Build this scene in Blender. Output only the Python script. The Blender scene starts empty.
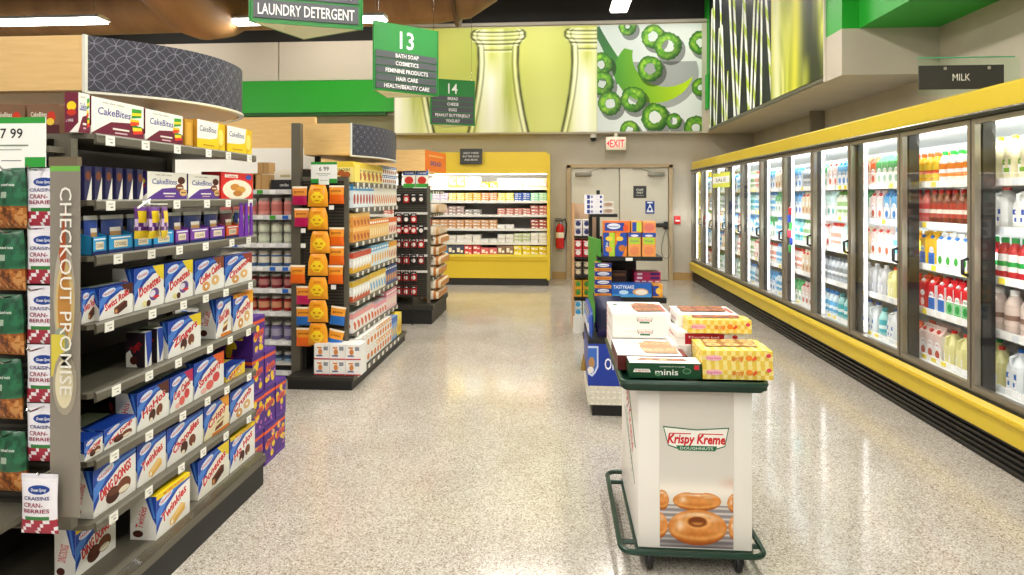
import bpy, bmesh, math, random
import numpy as np
from mathutils import Vector, Matrix
R = random.Random(7)
SC = bpy.context.scene
COL = SC.collection
PI = math.pi
# ---------------------------------------------------------------- camera model
F = 620.0; EYE = 1.53; TH = math.atan(44 / F); CT, ST = math.cos(TH), math.sin(TH); HY = 197.0
def k_of(px):
    u = (px - 512) / F
    return (u * CT - ST) / (CT + ST * u)
def fx(px, Y): return k_of(px) * Y                 # world X at image column px and distance Y
def fy(px, X): return X / k_of(px)                 # world Y at column px on the plane X
def fz(py, X, Y): return EYE - (py - HY) * (CT * Y - ST * X) / F
cam = bpy.data.cameras.new('camera'); co = bpy.data.objects.new('camera', cam); COL.objects.link(co)
co.location = (0, 0, EYE); co.rotation_euler = (PI / 2, 0, TH)
cam.sensor_width = 36; cam.lens = F / 1024 * 36; cam.shift_y = -(287.5 - HY) / 1024
cam.clip_start = 0.02; cam.clip_end = 100
SC.camera = co
# ---------------------------------------------------------------- materials
def lin(c):
    if isinstance(c, str):
        c = c.lstrip('#'); c = ''.join(q * 2 for q in c) if len(c) == 3 else c; c = [int(c[i:i + 2], 16) / 255 for i in (0, 2, 4)]
    return tuple((x / 12.92 if x <= .04045 else ((x + .055) / 1.055) ** 2.4) for x in c)
MC = {}
def M(c, rough=.5, metal=0., spec=.5, name=None):
    key = (c, rough, metal, spec)
    if key in MC: return MC[key]
    m = bpy.data.materials.new(name or 'paint_' + str(c).lstrip('#')); m.use_nodes = True
    b = m.node_tree.nodes['Principled BSDF']
    b.inputs['Base Color'].default_value = (*lin(c), 1); b.inputs['Roughness'].default_value = rough
    b.inputs['Metallic'].default_value = metal; b.inputs['Specular IOR Level'].default_value = spec
    MC[key] = m
    return m
def PC(c): return M(c, .42, 0, .35)               # printed card
def emis(name, c, s):
    m = bpy.data.materials.new(name); m.use_nodes = True; b = m.node_tree.nodes['Principled BSDF']
    b.inputs['Base Color'].default_value = (*lin(c), 1); b.inputs['Emission Color'].default_value = (*lin(c), 1)
    b.inputs['Emission Strength'].default_value = s
    return m
def nodes(name):
    m = bpy.data.materials.new(name); m.use_nodes = True; nt = m.node_tree
    return m, nt, nt.nodes['Principled BSDF'], nt.links.new
def ramp(nt, stops, interp='LINEAR'):
    r = nt.nodes.new('ShaderNodeValToRGB'); r.color_ramp.interpolation = interp
    els = r.color_ramp.elements
    while len(els) < len(stops): els.new(.5)
    for e, (p, c) in zip(els, stops): e.position = p; e.color = (*lin(c), 1)
    return r
def noise_mat(name, c1, c2, scale, rough=.6, stretch=(1, 1, 1), detail=4, bump=0., metal=0):
    m, nt, b, L = nodes(name)
    tc = nt.nodes.new('ShaderNodeTexCoord'); mp = nt.nodes.new('ShaderNodeMapping'); mp.inputs['Scale'].default_value = stretch
    n = nt.nodes.new('ShaderNodeTexNoise'); n.inputs['Scale'].default_value = scale; n.inputs['Detail'].default_value = detail
    r = ramp(nt, [(.3, c1), (.7, c2)])
    L(tc.outputs['Object'], mp.inputs[0]); L(mp.outputs[0], n.inputs['Vector']); L(n.outputs['Fac'], r.inputs[0]); L(r.outputs[0], b.inputs['Base Color'])
    b.inputs['Roughness'].default_value = rough; b.inputs['Metallic'].default_value = metal
    if bump:
        bp = nt.nodes.new('ShaderNodeBump'); bp.inputs['Strength'].default_value = bump; bp.inputs['Distance'].default_value = .01
        L(n.outputs['Fac'], bp.inputs['Height']); L(bp.outputs[0], b.inputs['Normal'])
    return m
def floor_mat():
    m, nt, b, L = nodes('terrazzo_tile')
    tc = nt.nodes.new('ShaderNodeTexCoord')
    v = nt.nodes.new('ShaderNodeTexVoronoi'); v.inputs['Scale'].default_value = 185
    sep = nt.nodes.new('ShaderNodeSeparateColor')
    r = ramp(nt, [(0, '#85796c'), (.08, '#a1978a'), (.26, '#bbb3a7'), (.55, '#c9c2b7'), (.8, '#b3aba0'), (.93, '#dbd5cb')], 'CONSTANT')
    n = nt.nodes.new('ShaderNodeTexNoise'); n.inputs['Scale'].default_value = 2.2; n.inputs['Detail'].default_value = 3
    mx = nt.nodes.new('ShaderNodeMix'); mx.data_type = 'RGBA'; mx.blend_type = 'MULTIPLY'; mx.inputs[0].default_value = .35
    r2 = ramp(nt, [(.3, '#d8d2c8'), (.7, '#ffffff')])
    L(tc.outputs['Object'], v.inputs['Vector']); L(v.outputs['Color'], sep.inputs[0]); L(sep.outputs[0], r.inputs[0])
    L(tc.outputs['Object'], n.inputs['Vector']); L(n.outputs['Fac'], r2.inputs[0])
    L(r.outputs[0], mx.inputs[6]); L(r2.outputs[0], mx.inputs[7])
    # 12 inch tile joints
    br = nt.nodes.new('ShaderNodeTexBrick'); br.offset = 0; br.inputs['Scale'].default_value = 1
    br.inputs['Brick Width'].default_value = .3048; br.inputs['Row Height'].default_value = .3048; br.inputs['Mortar Size'].default_value = .0012
    br.inputs['Color1'].default_value = br.inputs['Color2'].default_value = (1, 1, 1, 1); br.inputs['Mortar'].default_value = (.62, .58, .52, 1)
    L(tc.outputs['Object'], br.inputs['Vector'])
    m2 = nt.nodes.new('ShaderNodeMix'); m2.data_type = 'RGBA'; m2.blend_type = 'MULTIPLY'; m2.inputs[0].default_value = .5
    L(mx.outputs[2], m2.inputs[6]); L(br.outputs['Color'], m2.inputs[7]); L(m2.outputs[2], b.inputs['Base Color'])
    n2 = nt.nodes.new('ShaderNodeTexNoise'); n2.inputs['Scale'].default_value = 5
    mr = nt.nodes.new('ShaderNodeMapRange'); mr.inputs[3].default_value = .08; mr.inputs[4].default_value = .17
    L(tc.outputs['Object'], n2.inputs['Vector']); L(n2.outputs['Fac'], mr.inputs[0]); L(mr.outputs[0], b.inputs['Roughness'])
    b.inputs['Specular IOR Level'].default_value = .75
    return m
def circles_mat():
    m, nt, b, L = nodes('interlocking_circles')
    uv = nt.nodes.new('ShaderNodeUVMap'); fr = nt.nodes.new('ShaderNodeVectorMath'); fr.operation = 'FRACTION'
    L(uv.outputs[0], fr.inputs[0]); outs = []
    for c in ((0, 0, 0), (1, 0, 0), (0, 1, 0), (1, 1, 0)):
        d = nt.nodes.new('ShaderNodeVectorMath'); d.operation = 'DISTANCE'; d.inputs[1].default_value = c; L(fr.outputs[0], d.inputs[0])
        s = nt.nodes.new('ShaderNodeMath'); s.operation = 'SUBTRACT'; s.inputs[1].default_value = .695; L(d.outputs['Value'], s.inputs[0])
        a = nt.nodes.new('ShaderNodeMath'); a.operation = 'ABSOLUTE'; L(s.outputs[0], a.inputs[0])
        l = nt.nodes.new('ShaderNodeMath'); l.operation = 'LESS_THAN'; l.inputs[1].default_value = .02; L(a.outputs[0], l.inputs[0]); outs.append(l)
    acc = outs[0]
    for o in outs[1:]:
        x = nt.nodes.new('ShaderNodeMath'); x.operation = 'MAXIMUM'; L(acc.outputs[0], x.inputs[0]); L(o.outputs[0], x.inputs[1]); acc = x
    r = ramp(nt, [(0, '#302f3b'), (1, '#767583')]); L(acc.outputs[0], r.inputs[0]); L(r.outputs[0], b.inputs['Base Color']); b.inputs['Roughness'].default_value = .5
    return m
def attr_mat(name, rough=.5):
    m, nt, b, L = nodes(name); a = nt.nodes.new('ShaderNodeAttribute'); a.attribute_name = 'Col'
    L(a.outputs['Color'], b.inputs['Base Color']); b.inputs['Roughness'].default_value = rough; b.inputs['Specular IOR Level'].default_value = .3
    return m
def glass_mat(name, tint=(1, 1, 1), k=.08, fres=1.45):
    m = bpy.data.materials.new(name); m.use_nodes = True; nt = m.node_tree; nt.nodes.clear(); L = nt.links.new
    o = nt.nodes.new('ShaderNodeOutputMaterial'); t = nt.nodes.new('ShaderNodeBsdfTransparent'); t.inputs[0].default_value = (*tint, 1)
    g = nt.nodes.new('ShaderNodeBsdfGlossy'); g.inputs['Roughness'].default_value = .02
    f = nt.nodes.new('ShaderNodeFresnel'); f.inputs[0].default_value = fres
    ge = nt.nodes.new('ShaderNodeNewGeometry'); q = nt.nodes.new('ShaderNodeMath'); q.operation = 'SUBTRACT'; q.inputs[0].default_value = 1; L(ge.outputs['Backfacing'], q.inputs[1])
    q2 = nt.nodes.new('ShaderNodeMath'); q2.operation = 'MULTIPLY'; q2.use_clamp = True; L(q.outputs[0], q2.inputs[0]); L(f.outputs[0], q2.inputs[1])
    x = nt.nodes.new('ShaderNodeMixShader'); L(q2.outputs[0], x.inputs[0]); L(t.outputs[0], x.inputs[1]); L(g.outputs[0], x.inputs[2]); L(x.outputs[0], o.inputs[0])
    return m
WOOD = noise_mat('maple_laminate', '#e6bb78', '#f0c886', 6, .45, (1, 1, 12), 3)
SHELF = M('#625d50', .45, .1); SHELFD = M('#1f1c17', .6); BLACK = M('#141414', .5); WHITE = M('#f1efe9', .45)
CHROME = M('#c9c9c6', .2, 1.); STEEL = M('#a39c8c', .35, .6); GREEN = M('#1fa02a', .5); BEIGE = M('#c9bea9', .7)
YEL = M('#c9ae2a', .4); GLASS = glass_mat('door_glass'); CLEAR = glass_mat('clear_plastic', (.86, .84, .8))
LED = emis('led_white', '#ffffff', 4); TUBE = emis('tube_white', '#fffaf0', 14)
COLM = attr_mat('printed_picture')
# ---------------------------------------------------------------- mesh builder
TXT = {}
def text_mesh(s):
    if s not in TXT:
        c = bpy.data.curves.new('t', 'FONT'); c.body = s; c.resolution_u = 2; c.offset = .002 if s in ('CHECKOUT PROMISE', 'MILK', 'DOUGHNUTS') else .012
        o = bpy.data.objects.new('t', c); COL.objects.link(o)
        me = o.evaluated_get(bpy.context.evaluated_depsgraph_get()).to_mesh()
        V = [(v.co.x, v.co.y) for v in me.vertices]; P = [tuple(p.vertices) for p in me.polygons]
        x0 = min(v[0] for v in V); x1 = max(v[0] for v in V)
        V = [((v[0] - (x0 + x1) / 2), v[1] - .35) for v in V]
        bpy.data.objects.remove(o); bpy.data.curves.remove(c)
        TXT[s] = (V, P, x1 - x0)
    return TXT[s]
class MB:
    def __init__(s): s.v = []; s.f = []; s.mi = []; s.mats = []; s.uv = None
    def idx(s, m):
        if isinstance(m, str): m = PC(m)
        if m not in s.mats: s.mats.append(m)
        return s.mats.index(m)
    def add(s, vs, fs, m):
        b = len(s.v); s.v += [tuple(p) for p in vs]; i = s.idx(m)
        for f in fs: s.f.append([b + q for q in f]); s.mi.append(i)
        return s
    def box(s, x0, y0, z0, x1, y1, z1, m, bev=0):
        if bev:
            return s.rbox(x0, y0, z0, x1, y1, z1, m, bev)
        vs = [(x, y, z) for z in (z0, z1) for y in (y0, y1) for x in (x0, x1)]
        return s.add(vs, [(0, 2, 3, 1), (4, 5, 7, 6), (0, 1, 5, 4), (2, 6, 7, 3), (0, 4, 6, 2), (1, 3, 7, 5)], m)
    def rbox(s, x0, y0, z0, x1, y1, z1, m, b):
        # chamfered box
        bm = bmesh.new(); bmesh.ops.create_cube(bm, size=1)
        for v in bm.verts: v.co = ((x0 + x1) / 2 + v.co.x * (x1 - x0), (y0 + y1) / 2 + v.co.y * (y1 - y0), (z0 + z1) / 2 + v.co.z * (z1 - z0))
        bmesh.ops.bevel(bm, geom=bm.edges[:], offset=b, segments=2, affect='EDGES', profile=.5)
        bm.verts.index_update()
        s.add([v.co[:] for v in bm.verts], [[v.index for v in f.verts] for f in bm.faces], m); bm.free(); return s
    def poly(s, pts, m): return s.add(pts, [tuple(range(len(pts)))], m)
    def prism(s, pts, h0, h1, m, axis='z', mcap=None):
        def P(a, b, h): return {'z': (a, b, h), 'y': (a, h, b), 'x': (h, a, b)}[axis]
        n = len(pts); vs = [P(a, b, h0) for a, b in pts] + [P(a, b, h1) for a, b in pts]
        s.add(vs, [(i, (i + 1) % n, n + (i + 1) % n, n + i) for i in range(n)], m)
        return s.add(vs, [tuple(range(n))[::-1], tuple(range(n, 2 * n))], mcap or m)
    def tube(s, path, r, m, n=8, closed=False):
        P = [Vector(p) for p in path]; rings = []; N = len(P); prev = None
        for i, p in enumerate(P):
            a = P[i - 1] if (i or closed) else P[i]; b = P[(i + 1) % N] if (i < N - 1 or closed) else P[i]
            t = (b - a).normalized()
            if prev is None:
                u = t.cross(Vector((0, 0, 1)));
                if u.length < .01: u = t.cross(Vector((1, 0, 0)))
            else: u = prev - t * prev.dot(t)
            u.normalize(); prev = u; w = t.cross(u); rr = r[i] if isinstance(r, (list, tuple)) else r
            rings.append([p + (u * math.cos(2 * PI * j / n) + w * math.sin(2 * PI * j / n)) * rr for j in range(n)])
        vs = [q for g in rings for q in g]; fs = []
        for i in range(N if closed else N - 1):
            for j in range(n): fs.append((i * n + j, i * n + (j + 1) % n, ((i + 1) % N) * n + (j + 1) % n, ((i + 1) % N) * n + j))
        if not closed: fs += [tuple(range(n))[::-1], tuple(range((N - 1) * n, N * n))]
        return s.add(vs, fs, m)
    def lathe(s, prof, m, n=16, c=(0, 0), sq=0, ax='z', cap=True):
        # prof: (r, z[, material for the band above]); sq>0 squares the section
        vs = []
        for q in prof:
            for j in range(n):
                a = 2 * PI * (j + .5) / n; ca, sa = math.cos(a), math.sin(a)
                k = 1 / max(abs(ca), abs(sa)) if sq else 1; k = 1 + (k - 1) * sq
                x, y = q[0] * k * ca, q[0] * k * sa
                vs.append((c[0] + x, c[1] + y, q[1]) if ax == 'z' else ((c[0] + x, q[1], c[1] + y) if ax == 'y' else (q[1], c[0] + x, c[1] + y)))
        for i in range(len(prof) - 1):
            mm = prof[i][2] if len(prof[i]) > 2 else m
            s.add([vs[i * n + j] for j in range(n)] + [vs[(i + 1) * n + j] for j in range(n)], [(j, (j + 1) % n, n + (j + 1) % n, n + j) for j in range(n)], mm)
        if cap:
            if prof[0][0] > 1e-4: s.poly(vs[:n][::-1], prof[0][2] if len(prof[0]) > 2 else m)
            if prof[-1][0] > 1e-4: s.poly(vs[-n:], m)
        return s
    def art(s, fn, W, H, els, eps=.0004):
        """els in face units 0..1 (u right, v up); W,H metres of the face; fn(u,v,off)->xyz"""
        for k, e in enumerate(els):
            off = eps * (.7 + .2 * k)
            if e[0] == 'r': _, a, b, c, d, m = e; s.poly([fn(a, b, off), fn(c, b, off), fn(c, d, off), fn(a, d, off)], m)
            elif e[0] == 'p': s.poly([fn(a, b, off) for a, b in e[1]], e[2])
            elif e[0] == 'e':
                _, cx, cy, rx, ry, m = e[:6]; rot = e[6] if len(e) > 6 else 0; n = 18; pts = []
                for j in range(n):
                    t = 2 * PI * j / n; x, y = rx * W * math.cos(t), ry * H * math.sin(t)
                    pts.append(fn(cx + (x * math.cos(rot) - y * math.sin(rot)) / W, cy + (x * math.sin(rot) + y * math.cos(rot)) / H, off))
                s.poly(pts, m)
            elif e[0] == 't':
                _, txt, cx, cy, h, m = e[:6]; o = e[6] if len(e) > 6 else {}
                V, P, w = text_mesh(txt); sc = h * H / .72; sx = sc * o.get('sx', 1)
                if 'fit' in o: sx = o['fit'] * W / w
                rot = o.get('rot', 0); sh = o.get('sh', 0); vs = []
                for x, y in V:
                    X, Y = x * sx + y * sc * sh, y * sc
                    Y += o.get('arc', 0) * H * (1 - (2 * x / w) ** 2)
                    vs.append(fn(cx + (X * math.cos(rot) - Y * math.sin(rot)) / W, cy + (X * math.sin(rot) + Y * math.cos(rot)) / H, off))
                s.add(vs, P, m)
        return s
    def build(s, name, parent=None, loc=(0, 0, 0), rz=0, smooth=True):
        me = bpy.data.meshes.new(name); me.from_pydata(s.v, [], s.f)
        for m in s.mats: me.materials.append(m)
        me.polygons.foreach_set('material_index', s.mi)
        bm = bmesh.new(); bm.from_mesh(me); bmesh.ops.recalc_face_normals(bm, faces=bm.faces[:]); bm.to_mesh(me); bm.free()
        if smooth:
            me.polygons.foreach_set('use_smooth', [True] * len(me.polygons)); me.set_sharp_from_angle(angle=math.radians(38))
        o = bpy.data.objects.new(name, me); COL.objects.link(o); o.location = loc; o.rotation_euler = (0, 0, rz)
        if parent: o.parent = parent
        return o
def boxface(face, w, d, h):
    """product frame: x -w/2..w/2, front y=0, back y=d, z 0..h"""
    if face == 'front': return (lambda u, v, o: (-w / 2 + u * w, -o, v * h)), w, h
    if face == 'left': return (lambda u, v, o: (-w / 2 - o, d - u * d, v * h)), d, h
    if face == 'right': return (lambda u, v, o: (w / 2 + o, u * d, v * h)), d, h
    if face == 'top': return (lambda u, v, o: (-w / 2 + u * w, v * d, h + o)), w, d
def thing(name, label, cat, loc=(0, 0, 0), rz=0, group=None):
    o = bpy.data.objects.new(name, None); COL.objects.link(o); o.location = loc; o.rotation_euler = (0, 0, rz); o.empty_display_size = .05
    return tag(o, label, cat, group)
def tag(o, label, cat, group=None):
    o['label'] = label; o['category'] = cat
    if group: o['group'] = group
    return o
def struct(o): o['kind'] = 'structure'; return o
def dup(root, loc, rz=0, label=None, group=None):
    r = root.copy(); COL.objects.link(r); r.location = loc; r.rotation_euler = (0, 0, rz)
    if label: r['label'] = label
    if group: r['group'] = group
    for ch in list(root.children):
        c = ch.copy(); COL.objects.link(c); c.parent = r
        for g in ch.children:
            d = g.copy(); COL.objects.link(d); d.parent = c
    return r
class Proto:
    """first use moves the prototype itself; later ones copy it"""
    def __init__(s, make): s.make = make; s.o = None
    def put(s, loc, rz, label, group=None):
        if s.o is None:
            s.o = s.make(); s.o.location = loc; s.o.rotation_euler = (0, 0, rz); s.o['label'] = label
            if group: s.o['group'] = group
            return s.o
        r = dup(s.o, loc, rz, label, group)
        if not group and 'group' in r: del r['group']
        return r
def picture(name, fn, W, H, nx, ny, paint, parent=None, mb=None):
    """flat printed picture: a fine grid, each vertex coloured by paint(u,v)->rgb (display)"""
    us, vs = np.meshgrid(np.linspace(0, 1, nx), np.linspace(0, 1, ny))
    rgb = np.clip(paint(us, vs), 0, 1).reshape(-1, 3)
    P = [fn(u, v, .001) for u, v in zip(us.ravel(), vs.ravel())]
    Fc = [(j * nx + i, j * nx + i + 1, (j + 1) * nx + i + 1, (j + 1) * nx + i) for j in range(ny - 1) for i in range(nx - 1)]
    me = bpy.data.meshes.new(name); me.from_pydata(P, [], Fc); me.materials.append(COLM)
    a = me.color_attributes.new('Col', 'FLOAT_COLOR', 'POINT')
    l = np.where(rgb <= .04045, rgb / 12.92, ((rgb + .055) / 1.055) ** 2.4)
    a.data.foreach_set('color', np.concatenate([l, np.ones((len(l), 1))], 1).astype(np.float32).ravel())
    o = bpy.data.objects.new(name, me); COL.objects.link(o)
    if parent: o.parent = parent
    return o
RZ = PI / 2
# ================================================================ ROOM
BY = 11.6; RX = 3.6; ZC = 5.5; SX = 2.71; SZ = 2.69
WALLM = noise_mat('beige_wall_paint', '#b5ac9a', '#bdb4a2', 3, .7)
CEILM = noise_mat('dark_ceiling_deck', '#130f0b', '#1d1712', 2, .8, (1, 8, 1))
def sbox(name, *a, m=BEIGE, kind=True):
    o = MB().box(*a, m).build(name, smooth=False); struct(o); return o
sbox('floor', -12, -6, -.1, 4.2, 12, 0, m=floor_mat())
sbox('wall_back', -12, BY, 0, 4.2, BY + .15, ZC, m=WALLM)
sbox('wall_right', RX, -6, 0, RX + .15, BY, ZC, m=WALLM)
sbox('wall_left', -12.15, -6, 0, -12, BY, ZC, m=WALLM)
sbox('ceiling', -12, -6, ZC, 4.2, 12, ZC + .1, m=CEILM)
# soffit above the freezers and its green bulkhead
b = MB(); b.box(SX, 6.1, SZ, RX, BY, 3.13, noise_mat('soffit_paint', '#bdb3a2', '#c6bcab', 2, .7)); struct(b.build('trim_1', smooth=False))
b = MB(); b.box(SX, 6.1, 3.13, RX, BY, ZC, GREEN); struct(b.build('trim_2', smooth=False))
b = MB(); b.box(2.87, -2, 3.13, RX, 6.1, ZC, GREEN); struct(b.build('trim_3', smooth=False))
# mural wall on the back: a shallow bulkhead
b = MB(); b.box(-3.02, BY - .2, SZ, SX, BY, 4.72, M('#c3bbaa', .6)); b.box(-3.04, BY - .23, 4.68, SX, BY, 4.74, M('#8c8577', .5)); struct(b.build('trim_4', smooth=False))
# green band with a shadow line painted dark beneath it, pale panels at the back
gb = M('#159c1c', .45)
b = MB(); b.box(-10, BY - .12, 3.14, -3.03, BY, 3.74, gb); b.box(-10, BY - .1, 3.08, -3.2, BY, 3.14, M('#0c5a12', .5)); struct(b.build('trim_5', smooth=False))
b = MB()
XP = fx(278, 11.55); b.box(XP + .025, BY - .05, 3.76, -3.05, BY, 4.5, M('#c9bfae', .6))
for i in range(3): b.box(XP - 2.3 * (i + 1) + .03, BY - .05, 3.76, XP - 2.3 * i, BY, 4.5, M('#c9bfae', .6))
struct(b.build('trim_6', smooth=False))
b = MB(); b.box(-10, BY - .04, 4.5, -3.04, BY, ZC, M('#15110d', .8)); b.box(-3.04, BY - .04, 4.75, SX, BY, ZC, M('#15110d', .8)); struct(b.build('trim_7', smooth=False))
b = MB(); b.box(-10, BY - .03, 1.9, -3.03, BY, 3.08, M('#7d7a5a', .7)); struct(b.build('trim_8', smooth=False))  # olive-grey wall, the shadow below the band worked into its colour
# beige wall patch: pipe chase next to the freezers
b = MB(); b.box(3.42, 8.6, 2.2, 3.6, 8.66, 2.69, M('#8d8373', .6)); struct(b.build('trim_9', smooth=False))
# skirting on the back wall
for i, (a, c) in enumerate(((552, 566), (673, 692))):
    b = MB(); b.box(fx(a, BY), BY - .02, 0, fx(c, BY), BY, .14, M('#b08d57', .5)); struct(b.build('baseboard_back_%d' % (i + 1), smooth=False))
# ---- double door
dx0, dx1 = fx(567, BY), fx(672, BY); dm = (dx0 + dx1) / 2
FR = M('#b09a78', .5); DL = noise_mat('door_paint', '#cdc6b4', '#d3ccba', 2, .45)
root = bpy.data.objects.new('door_1', None); COL.objects.link(root); root.location = (dm, BY, 0); root['kind'] = 'structure'
hw = (dx1 - dx0) / 2; dh = 2.12
b = MB(); b.box(-hw, -.07, 0, -hw + .07, 0, dh, FR); b.box(hw - .07, -.07, 0, hw, 0, dh, FR); b.box(-hw, -.07, dh - .05, hw, 0, dh + .02, FR); b.build('door_frame', root, smooth=False)
for s in (-1, 1):
    b = MB(); x0, x1 = sorted((s * .01, s * (hw - .08))); b.box(x0, -.045, .01, x1, 0, dh - .06, DL, .004); lf = b.build('door_leaf', root)
    b = MB(); xc = s * (hw - .3)
    b.box(xc - .15, -.12, dh - .2, xc + .15, -.045, dh - .13, M('#8f897b', .4, .5), .006); b.tube([(xc - .1 * s, -.1, dh - .13), (xc - .3 * s, -.16, dh - .07), (xc - .42 * s, -.05, dh - .07)], .01, STEEL); b.build('door_closer', root)
b = MB(); b.box(.52, -.13, .98, .84, -.08, 1.05, BLACK, .008); b.box(.8, -.12, .94, .87, -.045, 1.08, BLACK, .006); b.box(.5, -.1, .96, .55, -.045, 1.07, M('#555049', .4, .6)); b.build('push_bar', root)
b = MB(); b.tube([(.84 + .1 * math.sin(t / 10 * PI * 2) * .8, -.07, .95 - .55 * math.sin(t / 10 * PI)) for t in range(11)], .008, M('#8a8578', .4)); b.build('pull_cord', root)
# signs on the door
def flat_sign(name, x0, x1, z0, z1, Y, base, els, label, cat='sign', group=None, th=.006):
    w, h = x1 - x0, z1 - z0; mb = MB(); mb.box(-w / 2, 0, 0, w / 2, th, h, base)
    mb.art(lambda u, v, o: (-w / 2 + u * w, -o, v * h), w, h, els, .0008)
    o = mb.build(name, loc=((x0 + x1) / 2, Y, z0), smooth=False); return tag(o, label, cat, group)
Yd = BY - .053
flat_sign('door_sign', fx(633, BY), fx(646, BY), fz(198, 1, BY), fz(186, 1, BY), Yd, '#3a3a38', [('t', 'STAFF', .5, .68, .16, '#e8e6e0', {'fit': .55}), ('t', 'ONLY', .5, .45, .16, '#e8e6e0', {'fit': .5}), ('t', 'PLEASE KNOCK', .5, .22, .08, '#bdbab2', {'fit': .6})], 'dark grey square sign with white words on the cream double door')
flat_sign('notice', fx(645, BY), fx(654, BY), fz(213.5, 1, BY), fz(201, 1, BY), Yd, '#1f3f8f', [('p', [(.1, .12), (.5, .8), (.9, .12)], '#e9eef8'), ('r', .2, .82, .8, .94, '#e9eef8'), ('e', .5, .36, .16, .13, '#1f3f8f')], 'blue notice with white triangle below the dark sign on the door')
# ---- exit sign, camera, fire alarm
xe0, xe1 = fx(606, 11.35), fx(626, 11.35); ze0, ze1 = fz(150, .7, 11.35), fz(137, .7, 11.35)
t = thing('exit_sign', 'white exit sign with red letters hanging above the double door', 'exit sign', ((xe0 + xe1) / 2, 11.35, ze0)); w = xe1 - xe0; h = ze1 - ze0
mb = MB().box(-w / 2, 0, 0, w / 2, .05, h, '#ece4cf', .006); mb.art(lambda u, v, o: (-w / 2 + u * w, -o, v * h), w, h, [('t', 'EXIT', .56, .5, .6, emis('exit_red', '#ff2a3c', 1.2), {'fit': .72}), ('p', [(.04, .5), (.16, .72), (.16, .28)], emis('exit_red2', '#ff2a3c', 1.2))], .001)
mb.build('sign_box', t); MB().box(-.03, .01, h, .03, .05, SZ - ze0 + .0, '#d8d0be').build('mount', t, smooth=False)
xx = fx(594, 11.3); t = thing('security_camera', 'small black and white dome camera under the mural near the exit sign', 'camera', (xx, 11.5, SZ))
MB().lathe([(.0, -.14), (.04, -.13), (.055, -.09), (.055, -.07)], BLACK, 14).build('lens_dome', t); MB().lathe([(.06, -.07), (.06, 0)], WHITE, 14).build('mount', t)
xx = (fx(674, BY) + fx(680, BY)) / 2; t = thing('fire_alarm_pull', 'red fire alarm pull station on the wall beside the double door', 'fire alarm', (xx, BY, fz(224, 2, BY)))
MB().box(-.055, -.05, 0, .055, 0, .15, '#c9281f', .008).build('case', t); MB().box(-.035, -.07, .05, .035, -.05, .075, WHITE).build('pull_bar', t, smooth=False)
# ---- fire extinguisher
xx = fx(560, BY); z0 = fz(248, 0, BY); t = thing('fire_extinguisher', 'red fire extinguisher with black hose hung on the back wall', 'fire extinguisher', (xx, BY - .12, z0))
mb = MB(); mb.lathe([(.06, 0), (.075, .02), (.078, .2, '#f2e9d0'), (.078, .30, '#c3201d'), (.078, .38), (.05, .44), (.02, .46)], '#c3201d', 20); mb.build('cylinder', t)
mb = MB(); mb.lathe([(.025, .46), (.025, .5)], CHROME, 10); mb.box(-.09, -.012, .5, .03, .012, .52, BLACK); mb.box(-.09, -.012, .54, .03, .012, .555, BLACK); mb.build('valve', t)
MB().tube([(.02, 0, .5), (.09, 0, .55), (.12, 0, .45), (.11, 0, .3), (.085, -.0, .15)], .013, BLACK).build('hose', t)
MB().box(-.1, .07, .1, .1, .12, .55, M('#a8a294', .4, .5)).build('bracket', t, smooth=False)
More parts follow.
